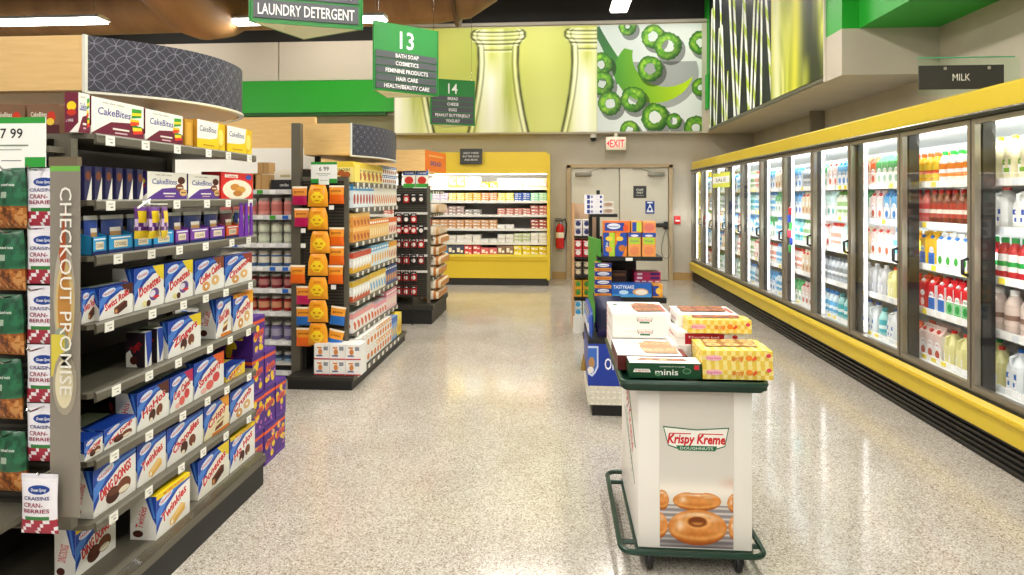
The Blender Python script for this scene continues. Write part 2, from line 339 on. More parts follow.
# ================================================================ MURALS
rs = np.random.RandomState(3); NG = rs.rand(64, 64)
def noise(x, y):
    xi = np.floor(x).astype(int); yi = np.floor(y).astype(int); a = x - xi; c = y - yi; a = a * a * (3 - 2 * a); c = c * c * (3 - 2 * c)
    g = lambda i, j: NG[i % 64, j % 64]
    return (g(xi, yi) * (1 - a) + g(xi + 1, yi) * a) * (1 - c) + (g(xi, yi + 1) * (1 - a) + g(xi + 1, yi + 1) * a) * c
def hx(c): return np.array([int(c[i:i + 2], 16) / 255 for i in (0, 2, 4)])
def mixc(a, b, t): t = np.clip(t, 0, 1)[..., None]; return a * (1 - t) + b * t
def mural_bottles(u, v):
    # u across the 202 px wide print, v up; px coords make the drawing easy
    px = 395 + u * 202; py = 135 - v * 98; asp = 1
    col = mixc(hx('c6ca68'), hx('a6ae50'), noise(px / 40, py / 60) * .8) ; col = mixc(col, hx('cfd37c'), np.exp(-((px - 548) / 26) ** 2) * .7)
    col = mixc(col, hx('dfe3a0'), np.clip((py - 80) / 70, 0, 1) * .35)
    for cx in (405, 499.5, 592.5):
        half = np.interp(py, [38, 39.5, 42, 46.5, 49, 51.5, 55, 70, 84, 100, 118, 135], [18, 24, 26.5, 26.5, 24, 21.5, 20, 19.5, 20.4, 22.6, 26, 30])
        d = np.abs(px - cx); inside = (d < half) & (py > 38.5); body = py > 38.5
        g = mixc(hx('c0c65e'), hx('e3e6b4'), .5 + .5 * np.sin((px - cx) / 3.2)); g = mixc(g, hx('9aa63c'), np.exp(-((px - cx - 9) / 6) ** 2) * .8)
        milk = mixc(g, hx('f3f4e6'), np.exp(-((px - cx + 7) / 8.5) ** 2) * np.clip((py - 64) / 22, 0, 1)); milk = mixc(milk, hx('eceed6'), np.clip((py - 100) / 35, 0, 1) * np.exp(-((px - cx) / 24) ** 2) * .6)
        milk = mixc(milk, hx('f0f1d8'), .25 * noise(px / 2, py / 14))
        col = np.where(inside[..., None], milk, col)
        col = mixc(col, hx('343a1c'), np.exp(-((d - half) / 1.25) ** 2) * body * (.7 + .3 * noise(px / 4, py / 7)))
        col = mixc(col, hx('f1f3cf'), np.exp(-((d - half + 3.2) / 1) ** 2) * body * .65); col = mixc(col, hx('525a2a'), np.exp(-((d - half + 5.5) / .9) ** 2) * body * .5)
        for yy, ww, st in ((40, 24, .7), (43.5, 26, .35), (47.5, 26, .6), (51, 21, .8), (56.5, 14, .65)):
            e = 1.8 * np.sqrt(np.clip(1 - ((px - cx) / 27) ** 2, 0, 1)); col = mixc(col, hx('3a3f22'), np.exp(-((py - yy - e) / .75) ** 2) * (d < ww) * st)
            col = mixc(col, hx('f6f7dc'), np.exp(-((py - yy - e - 1.6) / .7) ** 2) * (d < ww) * .5)
    return col
def mural_cereal(u, v):
    px = 597 + u * 106; py = 135 - v * 106
    col = mixc(hx('b9c4bf'), hx('dfe5e2'), .5 + .5 * np.sin(px / 37 + py / 50)) ; col = mixc(col, hx('8fa09b'), np.clip((34 - py) / 20, 0, 1) * .7)
    def sh(cx, cy, rx, ry): return np.sqrt(((px - cx) / rx) ** 2 + ((py - cy) / ry) ** 2)
    # spoon
    d = np.hypot(px - 668, py - 80)
    bowl = (np.hypot((px - 655) / 40, (py - 74) / 33) < 1) & (np.hypot((px - 668) / 35, (py - 60) / 31) > 1) & (py > 46 + (px - 600) * .25) & ((px < 650) | (py > 62))
    # handle: band from (597,35) to (625,80)
    tx, ty = 27., 48.; L = math.hypot(tx, ty); s_ = ((px - 598) * tx + (py - 36) * ty) / L; n_ = np.abs((px - 598) * ty - (py - 36) * tx) / L
    handle = (s_ > -5) & (s_ < L) & (n_ < 4 + 5 * np.clip(s_ / L, 0, 1) ** 2)
    sc = mixc(hx('2f7a2c'), hx('b6d61e'), (px - 600) / 85)
    sd = (np.hypot((px - 655 - 4) / 41, (py - 78) / 35) < 1) & (py > 66)
    col = np.where(sd[..., None], col * .72, col)
    col = np.where(handle[..., None], mixc(hx('2a5b34'), hx('4d8f3a'), s_ / L), col); col = np.where(bowl[..., None], sc, col)
    rings = [(654, 41, 12, .5), (669, 51, 14, .5), (651, 73, 13, .5), (601, 68, 12, .4), (602, 87, 12, .4), (610, 107, 12, .5), (634, 103, 13, .45), (656, 121, 14, .5), (630, 134, 10, .45), (675, 125, 8, .5), (697, 132, 12, .4), (702, 48, 12, .4), (702, 92, 9, .4), (628, 31, 9, .3)]
    for cx, cy, r, hole in rings:
        q = np.hypot(px - cx, py - cy) / r; qq = q + .12 * (noise(px / 2.2 + cx, py / 2.2) - .5)
        shd = np.hypot(px - cx - 3, py - cy - 4) / r; col = np.where(((shd < 1.05) & (shd > .3) & (qq > 1))[..., None], col * .6, col)
        g = mixc(hx('3f8a22'), hx('a2c942'), noise(px / 2.5, py / 2.5 + cx)); g = mixc(g, hx('1f4f17'), np.clip((qq - .72) * 3, 0, 1) + np.clip((.5 - qq) * 5, 0, 1)); g = mixc(g, hx('16381a'), np.clip(((px - cx) + (py - cy)) / r / 2.2, 0, .8))
        col = np.where(((qq < 1) & (qq > hole * .85))[..., None], g, col)
    return col
def mural_straws(u, v):
    col = np.broadcast_to(hx('20262a'), u.shape + (3,)).copy(); col = mixc(col, hx('0d1112'), noise(u * 6, v * 6))
    rr = random.Random(5)
    for i in range(14):
        x0 = .03 + i * .072 + rr.uniform(-.02, .02); tilt = rr.uniform(-.16, .13); w = rr.uniform(.014, .021); top = rr.choice([1.1, 1.1, 1.1, .62, .3, .8])
        x = x0 + tilt * (v - .3); d = (u - x) / w; m = (np.abs(d) < 1) & (v < top)
        st = .5 + .5 * np.sin((v * 26 + d * .8 + i) * 1.6); c = mixc(hx('f5f7f4'), hx('b4cf2c'), (st > .62) * (.9 if i % 2 else .35)); c = mixc(c, hx('3b4a3a'), (np.abs(d) > .75) * .6)
        col = np.where(m[..., None], c, col)
    return col
def mural_glass(u, v):
    n = noise(u * 5 + 3, v * 2.2); n2 = noise(u * 11 + n * 3, v * 4)
    col = mixc(hx('e6e7a0'), hx('c9cf3a'), n); col = mixc(col, hx('8d9a1e'), np.clip(n2 * 1.6 - .75, 0, 1)); col = mixc(col, hx('f5f5cf'), np.exp(-((u - .12) / .1) ** 2) * .8)
    dk = np.clip((u - .5) * 4, 0, 1) * np.clip(noise(u * 7, v * 3.5 + 7) * 2.6 - .55, 0, 1); col = mixc(col, hx('2a3108'), dk)
    col = mixc(col, hx('efe94a'), np.exp(-((u - .5 - .1 * v) / .08) ** 2) * .8); return col
MZ0, MZ1 = 2.72, 4.66; MY = BY - .2
def mural(name, label, x0, x1, z0, z1, paint, nx, ny, fn=None):
    w, h = x1 - x0, z1 - z0
    t = thing(name, label, 'mural', (x0, MY - .006, z0)); picture('print', lambda u, v, o: (u * w, -.006 - o, v * h), w, h, nx, ny, paint, t)
    MB().box(0, -.006, 0, w, .006, h, '#8c8a80').build('backing_board', t, smooth=False)
xm = fx(597, MY)
mural('wall_mural', 'long yellow green mural print of glass milk bottles on the back wall', -3.0, xm - .003, MZ0, MZ1, mural_bottles, 420, 200)
mural('wall_mural', 'mural print of green cereal rings and a spoon beside the bottles mural', xm + .003, 2.62, MZ0, MZ1, mural_cereal, 300, 280)
def side_mural(name, label, ya, yb, paint, nx, ny, z0=2.75, z1=5.3):
    L = ya - yb; h = z1 - z0; t = thing(name, label, 'mural', (SX - .006, ya, z0))
    picture('print', lambda u, v, o: (-.006 - o, -u * L, v * h), L, h, nx, ny, paint, t); MB().box(-.006, -L, 0, .006, 0, h, '#8c8a80').build('backing_board', t, smooth=False)
side_mural('wall_mural', 'black mural print with striped green and white straws above the freezers', 11.15, 8.02, mural_straws, 420, 220)
side_mural('wall_mural', 'blurred yellow green glass mural print at the end of the soffit', 8.0, 6.48, mural_glass, 160, 160)
# green post between the murals and dark edge trims
b = MB(); b.box(SX - .03, 11.2, 3.1, SX, 11.39, 3.72, GREEN); struct(b.build('trim_10', smooth=False))
b = MB(); b.box(SX - .02, 6.44, 2.69, SX, 6.46, ZC, M('#d6cfbf')); b.box(SX - .02, 6.46, 2.7, SX, 11.2, 2.735, M('#6f6a60', .4, .5)); struct(b.build('trim_11', smooth=False))
# ================================================================ CEILING: ducts, lamps
DUCT = noise_mat('duct_wrap', '#7f5c38', '#967046', 1.5, .6, (3, 1, 1), 3)
def duct(pts, r, label, seams=()):
    mb = MB(); mb.tube(pts, r, DUCT, 20)
    t = mb.build('ceiling_duct'); tag(t, label, 'duct'); return t
duct([(-9, 9.2, 4.47), (-3.4, 9.2, 4.53), (-1.8, 9.2, 4.57), (-1.4, 9.2, 4.62), (-1.2, 9.2, 4.74), (-1.1, 9.2, 5.0), (-1.08, 9.2, ZC - .01)], .42, 'long brown wrapped duct running across under the ceiling with upturned end')
duct([(fx(60, 5.0), 5.0, 5.1), (fx(120, 6.2), 6.2, 4.62), (fx(168, 7.3), 7.3, 4.14), (fx(188, 7.75), 7.75, 4.02), (fx(204, 8.1), 8.1, 4.04), (fx(222, 8.6), 8.6, 4.2), (fx(236, 9.1), 9.1, 4.45)], .37, 'brown branch duct coming forward from the long duct')
for px_ in (330, 455): tag(MB().tube([(fx(px_, 9.2), 9.2, 4.53), (fx(px_, 9.2) + .05, 9.2, 4.531)], .445, M('#5f4428', .5), 20).build('duct_band'), 'darker band round the long duct, %s' % ('behind the laundry sign' if px_ == 330 else 'above sign 14'), 'duct band')
def lamp(x, y, z, L, along, label, grp, power=42, wires=True):
    t = thing('strip_light', label, 'ceiling light', (x, y, z), 0 if along == 'x' else RZ, grp)
    MB().prism([(-.09, 0), (-.14, -.05), (.14, -.05), (.09, 0)], -L / 2, L / 2, WHITE, 'x').build('housing', t, smooth=False)
    MB().box(-L / 2 + .02, -.12, -.085, L / 2 - .02, .12, -.051, TUBE, .01).build('diffuser', t)
    mb = MB()
    for s in (-1, 1): mb.tube([(s * (L / 2 - .15), 0, 0), (s * (L / 2 - .15), 0, ZC - z)], .004, STEEL, 5)
    mb.build('suspension_wires', t)
    if power:
        l = bpy.data.lights.new('tube_glow', 'AREA'); l.shape = 'RECTANGLE'; l.size = L; l.size_y = .24; l.energy = power; l.color = (1, .965, .9); l.spread = PI
        o = bpy.data.objects.new('tube_glow', l); COL.objects.link(o); o.parent = t; o.location = (0, 0, -.1)
LP = 42
# ================================================================ FREEZERS (doors on the plane x = 2.5)
DX = 2.5; P = .765; Y0 = 5.4
def prod(name, label, cat, mb_parts):
    """mb_parts: list of (part name, MB); first is the thing's own mesh when alone"""
    if len(mb_parts) == 1: return tag(mb_parts[0][1].build(name), label, cat)
    t = thing(name, label, cat)
    for n, m in mb_parts: m.build(n, t)
    return t
def gl_carton(w, h, body, top, lab, cap=None, split=None):
    """gable-topped carton, front towards -y, centred in x, depth w"""
    hb = h * .76; mb = MB(); mb.box(-w / 2, 0, 0, w / 2, w, hb, body)
    z1 = h * .93; mb.add([(-w / 2, 0, hb), (w / 2, 0, hb), (w / 2, w, hb), (-w / 2, w, hb), (-w / 2, w * .47, z1), (w / 2, w * .47, z1), (w / 2, w * .53, z1), (-w / 2, w * .53, z1)], [(0, 1, 5, 4), (2, 3, 7, 6), (1, 2, 6, 5), (3, 0, 4, 7)], top)
    mb.box(-w / 2, w * .47, z1, w / 2, w * .53, h, top)
    fn, W, H = boxface('front', w, w, hb)
    els = [('r', 0, .55, 1, 1, top), ('e', .5, .62, .36, .12, '#ffffff'), ('t', R.choice(['MILK', 'ORGANIC', 'WHOLE', 'FRESH']), .5, .62, .1, lab, {'fit': .5}), ('e', .5, .27, .3, .16, lab), ('r', .1, .03, .9, .08, lab)]
    if split: els.insert(1, ('r', 0, 0, 1, .5, split))
    mb.art(fn, W, H, els)
    fn, W, H = boxface('left', w, w, hb); mb.art(fn, W, H, [('r', 0, .55, 1, 1, top)] + ([('r', 0, 0, 1, .5, split)] if split else []))
    parts = [('body', mb)]
    if cap:
        c = MB(); a = math.atan2(z1 - hb, w * .47); c.lathe([(w * .17, 0), (w * .17, .014)], cap, 12)
        c.v = [(x, w * .2 + y * math.cos(a) - z * math.sin(a), hb + w * .2 * math.tan(a) + y * math.sin(a) + z * math.cos(a)) for x, y, z in c.v]; parts.append(('cap', c))
    return parts
def jug(w, h, body, cap, lab, sq=.75):
    r = w / 2; mb = MB()
    mb.lathe([(r * .9, 0), (r, .012), (r, h * .52), (r * .93, h * .62), (r * .62, h * .8), (r * .3, h * .9), (r * .26, h * .93)], M(body, .3), 16, (0, r), sq)
    mb.tube([(0, r * .5, h * .86), (0, -r * .02, h * .8), (0, .0, h * .66), (0, r * .14, h * .56)], w * .07, M(body, .3), 7)
    fn = lambda u, v, o: (-r * .62 + u * r * 1.24, .002 - o * 3, h * (.14 + .32 * v))
    mb.art(fn, r * 1.24, h * .32, [('r', 0, 0, 1, 1, '#ffffff'), ('r', 0, .62, 1, 1, lab), ('t', 'MILK', .5, .8, .2, '#ffffff', {'fit': .6}), ('r', .15, .1, .85, .4, lab)])
    c = MB().lathe([(r * .33, h * .92), (r * .33, h * .985), (r * .28, h)], cap, 14, (0, r)); return [('body', mb), ('cap', c)]
def bottle(w, h, body, cap, lab, lab2=None):
    r = w / 2; mb = MB(); mb.lathe([(r * .9, 0), (r, .01), (r, h * .18, lab), (r, h * .6, body), (r * .95, h * .68), (r * .5, h * .86), (r * .42, h * .88)], M(body, .25), 16, (0, r))
    if lab2: mb.lathe([(r * 1.01, h * .3), (r * 1.01, h * .42)], lab2, 16, (0, r), cap=False)
    c = MB().lathe([(r * .5, h * .87), (r * .5, h * .99), (r * .45, h)], cap, 12, (0, r)); return [('body', mb), ('cap', c)]
def tub(w, h, body, lid, lab):
    r = w / 2; mb = MB().lathe([(r * .8, 0), (r * .85, h * .15, lab), (r * .95, h * .75, body), (r, h * .86)], body, 16, (0, r))
    c = MB().lathe([(r * 1.04, h * .86), (r * 1.04, h), (r * .9, h)], lid, 16, (0, r)); return [('cup', mb), ('lid', c)]
def merge(parts):
    a = MB()
    for _, m in parts:
        b = len(a.v); a.v += m.v
        for f, i in zip(m.f, m.mi): a.f.append([b + q for q in f]); a.mi.append(a.idx(m.mats[i]))
    return [('x', a)]
SHZ = [.39, .735, 1.05, 1.345, 1.63]
FRC = M('#8f8676', .3, .6); MUL = M('#1d1b18', .4)
def freezer(ya, n, label, last):
    L = n * P - .004; t = thing('freezer_case', label, 'freezer', (DX, ya, 0), 0)
    W = M('#e0e3e1', .5)
    mb = MB(); mb.box(.86, 0, .2, .9, L, 2.1, W); mb.box(.06, 0, .3, .9, L, .385, W); mb.box(.06, 0, 1.98, .9, L, 2.03, W); mb.box(.02, 0, .02, .92, L, .29, M('#55524a', .6)); mb.build('cabinet', t, smooth=False)
    mb = MB(); mb.prism([(-.03, 2.02), (-.03, 2.15), (-.015, 2.165), (.3, 2.165), (.3, 2.02)], 0, L, YEL, 'y'); mb.build('fascia', t, smooth=False)
    mb = MB(); mb.prism([(-.055, 1.995), (-.055, 2.015), (-.035, 2.03), (.05, 2.03), (.05, 1.985)], 0, L, M('#4a4844', .25, .8), 'y'); mb.tube([(-.05, 0, 2.022), (-.05, L, 2.022)], .006, CHROME, 6); mb.build('light_rail', t, smooth=False)
    mb = MB(); mb.prism([(.04, .36), (-.02, .36), (-.055, .335), (-.07, .32), (-.07, .205), (-.05, .19), (.04, .19)], 0, L, YEL, 'y'); mb.box(-.085, 0, .315, -.06, L, .33, M('#d2b127', .4)); mb.build('bumper', t, smooth=False)
    mb = MB(); mb.box(-.02, 0, .36, .05, L, .385, M('#8e8878', .35, .5)); mb.box(-.03, 0, .352, -.005, L, .366, BLACK); mb.build('sill_rail', t, smooth=False)
    mb = MB(); mb.box(.0, 0, 0, .03, L, .19, BLACK)
    for i in range(5): mb.box(-.03 + .004 * i, 0, .17 - i * .036, .0, L, .183 - i * .036, M('#26241f', .35))
    mb.build('kick_grille', t, smooth=False)
    mb = MB(); [mb.box(.0, q, 0, .92, q + .03, 2.165, YEL) for q in ([L] if last else [])]
    if last: mb.build('end_panel', t, smooth=False)
    for i in range(n + 1):
        y = min(max(i * P, .045), L - .045); mw = .045 if (ya < 3 and i < n) else .02; MB().box(.0, y - mw, .385, .07 if mw > .03 else .04, y + mw, 1.99, MUL).build('mullion', t, smooth=False)
        for s in (-1,):
            if i * P + s * .1 >= 0 and (ya > 3 or i == n):
                mb = MB(); mb.box(.045, y + s * .034 - .011, .42, .062, y + s * .034 + .011, 1.95, LED); mb.build('light_strip', t, smooth=False)
    for k, z in enumerate(SHZ):
        if k: mb = MB(); mb.box(.12, .03, z - .02, .86, L - .03, z, W); mb.box(.105, .03, z - .035, .12, L - .03, z + .012, '#f4f4f0')
        else: mb = MB(); mb.box(.105, .03, z - .004, .12, L - .03, z + .03, '#f4f4f0')
        for q in range(int(n * 7)):
            y = .04 + q * P / 7
            if R.random() < .8: mb.box(.102, y, z - .03 if k else z, .1045, y + .05, z + .006 if k else z + .026, R.choice(['#ffffff', '#ffffff', '#f6e04a', '#dfe6ea']))
        mb.build('shelf' if k else 'shelf_edge', t, smooth=False)
    for i in range(n):
        a, c = i * P + .006, (i + 1) * P - .006; f = .028
        d = MB(); d.box(-.04, a, .39, -.005, a + f, 1.99, FRC); d.box(-.04, c - f, .39, -.005, c, 1.99, FRC); d.box(-.04, a + f, .39, -.005, c - f, .39 + f, FRC); d.box(-.04, a + f, 1.99 - f, -.005, c - f, 1.99, FRC)
        d = d.build('door', t, smooth=False)
        MB().box(-.026, a + f, .39 + f, -.02, c - f, 1.99 - f, GLASS).build('door_glass', d, smooth=False)
        mb = MB(); hy = a + .02; mb.tube([(-.04, hy, 1.06), (-.07, hy, 1.07), (-.07, hy, 1.15), (-.04, hy, 1.16)], .011, BLACK, 8); mb.build('door_handle', d)
    l = bpy.data.lights.new('case_light', 'AREA'); l.shape = 'RECTANGLE'; l.size = .05; l.size_y = L - .1; l.energy = 5.5 * n; l.color = (.97, 1, 1)
    o = bpy.data.objects.new('case_light', l); COL.objects.link(o); o.parent = t; o.location = (.06, L / 2, 1.9); o.rotation_euler = (0, math.radians(-115), 0)
    # lamp inside, under the top
    for i in range(n):
        l = bpy.data.lights.new('case_light', 'AREA'); l.shape = 'RECTANGLE'; l.size = .06; l.size_y = 1.56; l.energy = CASE_W; l.color = (.95, 1, 1)
        o = bpy.data.objects.new('case_light', l); COL.objects.link(o); o.parent = t; o.location = (.11, (i + .0) * P + .06, 1.18); o.rotation_euler = (0, -PI / 2, math.radians(38))
    return t
CASE_W = 3.8
freezer(Y0 - 5 * P, 5, 'first run of tall glass door freezers with yellow bumper, full of juice and milk', 0)
freezer(Y0, 5, 'middle run of glass door freezers with yellow fascia, holding water and milk', 0)
freezer(Y0 + 5 * P, 3, 'third run of glass door freezers, beside the back wall', 1)
# ---- stock.  A slot: door index d counted away from the camera, shelf s (0 lowest), rows of (maker, n, words)
PR = {}
def stock(door, s, rows, doorname, parts=True, depth_rows=1, x=.125):
    """rows listed left to right in the picture (far to near); n is a share of the shelf, the count follows from the width"""
    ya = Y0 + door * P; ya += .05 * ya; inner = P - .02; y = ya; z = SHZ[s] + .001
    tot = sum(r[1] for r in rows)
    for mk, share, w, name, words in rows[::-1]:
        seg = inner * share / tot; cnt = max(1, int(seg / (w + .002))); st = seg / cnt
        for i in range(cnt):
            for dr in range(depth_rows):
                key = (mk, parts)
                if key not in PR: PR[key] = Proto(lambda mk=mk, name=name: prod(name, '', name.replace('_', ' '), MK[mk]() if parts else merge(MK[mk]())))
                shelf = ['lowest', 'second lowest', 'middle', 'second highest', 'top'][s]
                yy = y + st * (i + .5)
                if yy > BY - .12: continue
                PR[key].put((DX + x + dr * (w + .012), yy, z), -RZ, '%s, %s shelf, %s' % (words, shelf, doorname), '%s, %s shelf, %s' % (words, shelf, doorname))
        y += seg
MK = {}
def mk(name, f): MK[name] = f; return name
mk('cream_jug', lambda: jug(.105, .26, '#f3ecc4', '#e8c81e', '#7ab03a', .5)); mk('cream_jug_g', lambda: jug(.105, .26, '#efe9c9', '#2ea03a', '#6a9f3a', .5))
mk('gallon_red', lambda: jug(.14, .245, '#eef0ea', '#d8231f', '#3459b0')); mk('gallon_blue', lambda: jug(.13, .26, '#e8eef0', '#1f63b8', '#2f6fc0')); mk('pale_jug', lambda: jug(.105, .24, '#e9e4a0', '#d92b20', '#e9e4a0')); mk('pale_jug_g', lambda: jug(.105, .24, '#e6e09a', '#1f9a3c', '#e6e09a'))
mk('grey_jug', lambda: jug(.115, .24, '#c9ccd0', '#e9ecef', '#b9bcc4'))
mk('red_bottle_g', lambda: bottle(.078, .24, '#b4232a', '#17923a', '#e9e2dc', '#17923a')); mk('choc', lambda: bottle(.072, .235, '#7a3c22', '#b3221c', '#a8402a', '#e8d9c8')); mk('pink', lambda: bottle(.072, .235, '#e07a72', '#c5241c', '#d8524c', '#f3d3cc'))
mk('green_cap', lambda: bottle(.072, .21, '#f2efe6', '#24a136', '#f08a2c', '#ffffff')); mk('yellow_b', lambda: bottle(.07, .21, '#f0b81a', '#e8591c', '#f3d03a', '#d9421c')); mk('beige_b', lambda: bottle(.1, .25, '#cdb9ad', '#f2efe8', '#d8c4b8', '#8a6a5c'))
mk('c_redblue', lambda: gl_carton(.07, .235, '#ffffff', '#d3242c', '#1d5fb5', '#e8e8e8', '#2a6fc6')); mk('c_redgreen', lambda: gl_carton(.07, .235, '#ffffff', '#d3242c', '#2a9a4a', '#e8e8e8', '#8ccf8f')); mk('c_red', lambda: gl_carton(.07, .235, '#d42b30', '#d3242c', '#f4d9d4', '#e8e8e8'))
mk('c_yellow', lambda: gl_carton(.07, .235, '#f3cf2b', '#f0b91c', '#d6301f', '#e33a20', '#e8552a')); mk('c_yb', lambda: gl_carton(.07, .235, '#f3cf2b', '#e9b61c', '#2461b8', '#2461b8', '#2f74cc')); mk('c_green', lambda: gl_carton(.07, .235, '#f4f3ec', '#f1f0ea', '#3f9c3c', '#3a7fd0')); mk('c_white_g', lambda: gl_carton(.08, .24, '#f2f4ef', '#39a35a', '#8fb6a0'))
mk('c_teal', lambda: gl_carton(.08, .24, '#eef4f4', '#bfe0dc', '#57a5a0')); mk('c_pink', lambda: gl_carton(.08, .24, '#f3ece8', '#e9cfc6', '#c0573e', '#c23a2c')); mk('c_blue', lambda: gl_carton(.08, .24, '#eef3f8', '#59a7dc', '#2f7fc8', '#2f7fc8')); mk('c_orange', lambda: gl_carton(.08, .235, '#f2d7c4', '#dc5a2b', '#c53a1c')); mk('c_beige', lambda: gl_carton(.078, .235, '#e5d2ae', '#ecdcc0', '#b8713a', '#d3362a'))
mk('w_blue', lambda: bottle(.08, .24, '#cfe2ea', '#2f86d0', '#5fb0dc', '#e8f4fa')); mk('w_teal', lambda: bottle(.085, .24, '#9fd8d6', '#2a8f93', '#3fb5c0', '#e8fafa')); mk('silver', lambda: bottle(.072, .22, '#b9c0c6', '#6b747a', '#8f989e', '#e9edf0')); mk('w_green', lambda: bottle(.08, .235, '#e9efe2', '#57a04a', '#9cc58a', '#ffffff')); mk('w_red', lambda: bottle(.08, .235, '#f1e6e0', '#cc2a24', '#e2a090', '#ffffff'))
mk('tub_w', lambda: tub(.11, .1, '#f4f3ee', '#f4f3ee', '#8fb7d8')); mk('tub_b', lambda: tub(.11, .1, '#e8eef6', '#2f79c6', '#5f9fd8')); mk('tub_r', lambda: tub(.11, .1, '#f7efe8', '#d5352c', '#e78a78')); mk('tub_g', lambda: tub(.11, .1, '#eef4e6', '#4d9e44', '#a6cf8a')); mk('box_y', lambda: gl_carton(.08, .23, '#efe8a8', '#e6dc82', '#d8a92a'))
D = ['glass door nearest the camera', 'glass door right of the large divider post', 'glass door left of the divider post']
ORD = ['first', 'second', 'third', 'fourth', 'fifth', 'sixth', 'seventh', 'eighth', 'ninth', 'tenth', 'eleventh']
dn = {i - 3: '%s freezer door from the camera' % ORD[i] for i in range(11)}
# each row listed from far to near reading left to right in the picture
def S(d, s, *rows, **k):
    stock(d, s, [(m, n, w, nm, words) for m, n, w, nm, words in rows], dn[d], d < 0, **k)
S(-3, 4, ('cream_jug', 3, .105, 'milk_jug', 'cream jug with yellow cap'), ('cream_jug_g', 3, .105, 'milk_jug', 'cream jug with green cap'))
S(-3, 3, ('gallon_red', 4, .15, 'milk_jug', 'large white milk jug with red cap'))
S(-3, 2, ('red_bottle_g', 6, .08, 'juice_bottle', 'dark red bottle with green cap'))
S(-3, 1, ('beige_b', 5, .11, 'drink_bottle', 'beige bottle with white cap'))
S(-3, 0, ('pale_jug', 1, .113, 'juice_jug', 'pale yellow jug with red cap'), ('gallon_blue', 4, .14, 'milk_jug', 'white milk jug with blue cap'))
S(-2, 4, ('yellow_b', 3, .074, 'juice_bottle', 'yellow juice bottle with orange cap'), ('green_cap', 4, .074, 'juice_bottle', 'white bottle with green cap and orange label'), depth_rows=2)
S(-2, 3, ('pink', 2, .074, 'drink_bottle', 'pink drink bottle with red cap'), ('choc', 5, .074, 'drink_bottle', 'brown chocolate bottle with red cap'))
S(-2, 2, ('c_yellow', 1, .072, 'milk_carton', 'yellow and red carton'), ('c_yb', 2, .072, 'milk_carton', 'yellow and blue carton'), ('c_green', 4, .072, 'milk_carton', 'white carton with green print'), depth_rows=2)
S(-2, 1, ('c_red', 2, .072, 'milk_carton', 'plain red carton'), ('c_redblue', 2, .072, 'milk_carton', 'red topped carton with blue front'), ('c_redgreen', 3, .072, 'milk_carton', 'red topped carton with green front'), depth_rows=2)
S(-2, 0, ('c_orange', 1, .074, 'milk_carton', 'small orange topped carton'), ('c_pink', 2, .08, 'milk_carton', 'white carton with pale red print'), ('pale_jug', 2, .107, 'juice_jug', 'pale yellow jug with red cap'), ('pale_jug_g', 1, .107, 'juice_jug', 'pale yellow jug with green cap'), depth_rows=2)
S(-1, 4, ('c_orange', 3, .08, 'milk_carton', 'orange topped carton'), ('c_white_g', 4, .08, 'milk_carton', 'pale carton with green top'))
S(-1, 3, ('c_white_g', 2, .08, 'milk_carton', 'white carton with green top'), ('c_pink', 2, .08, 'milk_carton', 'white carton with red print'), ('c_blue', 2, .08, 'milk_carton', 'white carton with blue top'), ('w_green', 1, .08, 'drink_bottle', 'white bottle with green cap'))
S(-1, 2, ('c_beige', 2, .08, 'milk_carton', 'beige carton with red cap'), ('c_pink', 3, .08, 'milk_carton', 'white carton with red cap'), ('w_blue', 2, .08, 'drink_bottle', 'white bottle with blue label'))
S(-1, 1, ('grey_jug', 3, .113, 'milk_jug', 'translucent grey white jug'), ('pale_jug', 2, .113, 'juice_jug', 'pale yellow jug'))
S(-1, 0, ('gallon_blue', 2, .14, 'milk_jug', 'white jug with blue cap'), ('w_teal', 1, .1, 'water_bottle', 'teal water bottle'), ('gallon_blue', 2, .14, 'milk_jug', 'white jug with blue cap'))
S(0, 4, ('c_white_g', 2, .074, 'milk_carton', 'white carton with green top'), ('c_pink', 2, .074, 'milk_carton', 'pink printed carton'), ('c_blue', 3, .074, 'milk_carton', 'bright blue topped carton'))
S(0, 3, ('c_teal', 3, .074, 'milk_carton', 'pale teal carton'), ('w_green', 3, .074, 'drink_bottle', 'white bottle with green cap'))
S(0, 2, ('c_pink', 2, .074, 'milk_carton', 'white carton with red print'), ('w_red', 2, .074, 'drink_bottle', 'white bottle with red cap'), ('c_teal', 2, .074, 'milk_carton', 'pale teal carton'))
S(0, 1, ('silver', 7, .08, 'drink_bottle', 'silver grey drink bottle'))
S(0, 0, ('w_blue', 3, .074, 'water_bottle', 'clear water bottle with blue cap'), ('w_teal', 3, .1, 'water_bottle', 'teal water bottle'))
fill = ['c_teal', 'w_green', 'c_white_g', 'w_blue', 'c_blue', 'silver', 'c_pink', 'w_red', 'w_teal', 'c_beige']
nm = {'c': ('milk_carton', 'carton'), 'w': ('drink_bottle', 'bottle'), 's': ('drink_bottle', 'bottle')}
adj = {'c_teal': 'pale teal carton', 'w_green': 'white bottle with green cap', 'c_white_g': 'green topped white carton', 'w_blue': 'clear bottle with blue cap', 'c_blue': 'blue topped white carton', 'silver': 'silver grey bottle', 'c_pink': 'pink printed carton', 'w_red': 'white bottle with red cap', 'w_teal': 'teal bottle', 'c_beige': 'beige carton'}
for d in range(1, 8):
    for s in range(5):
        a, c = (R.choice(fill), R.choice(fill))
        while c == a: c = R.choice(fill)
        na = 3 if d < 5 else 2; S(d, s, (a, na, .1 if d > 3 else .084, nm[a[0]][0], adj[a]), (c, na, .1 if d > 3 else .084, nm[c[0]][0], adj[c]))
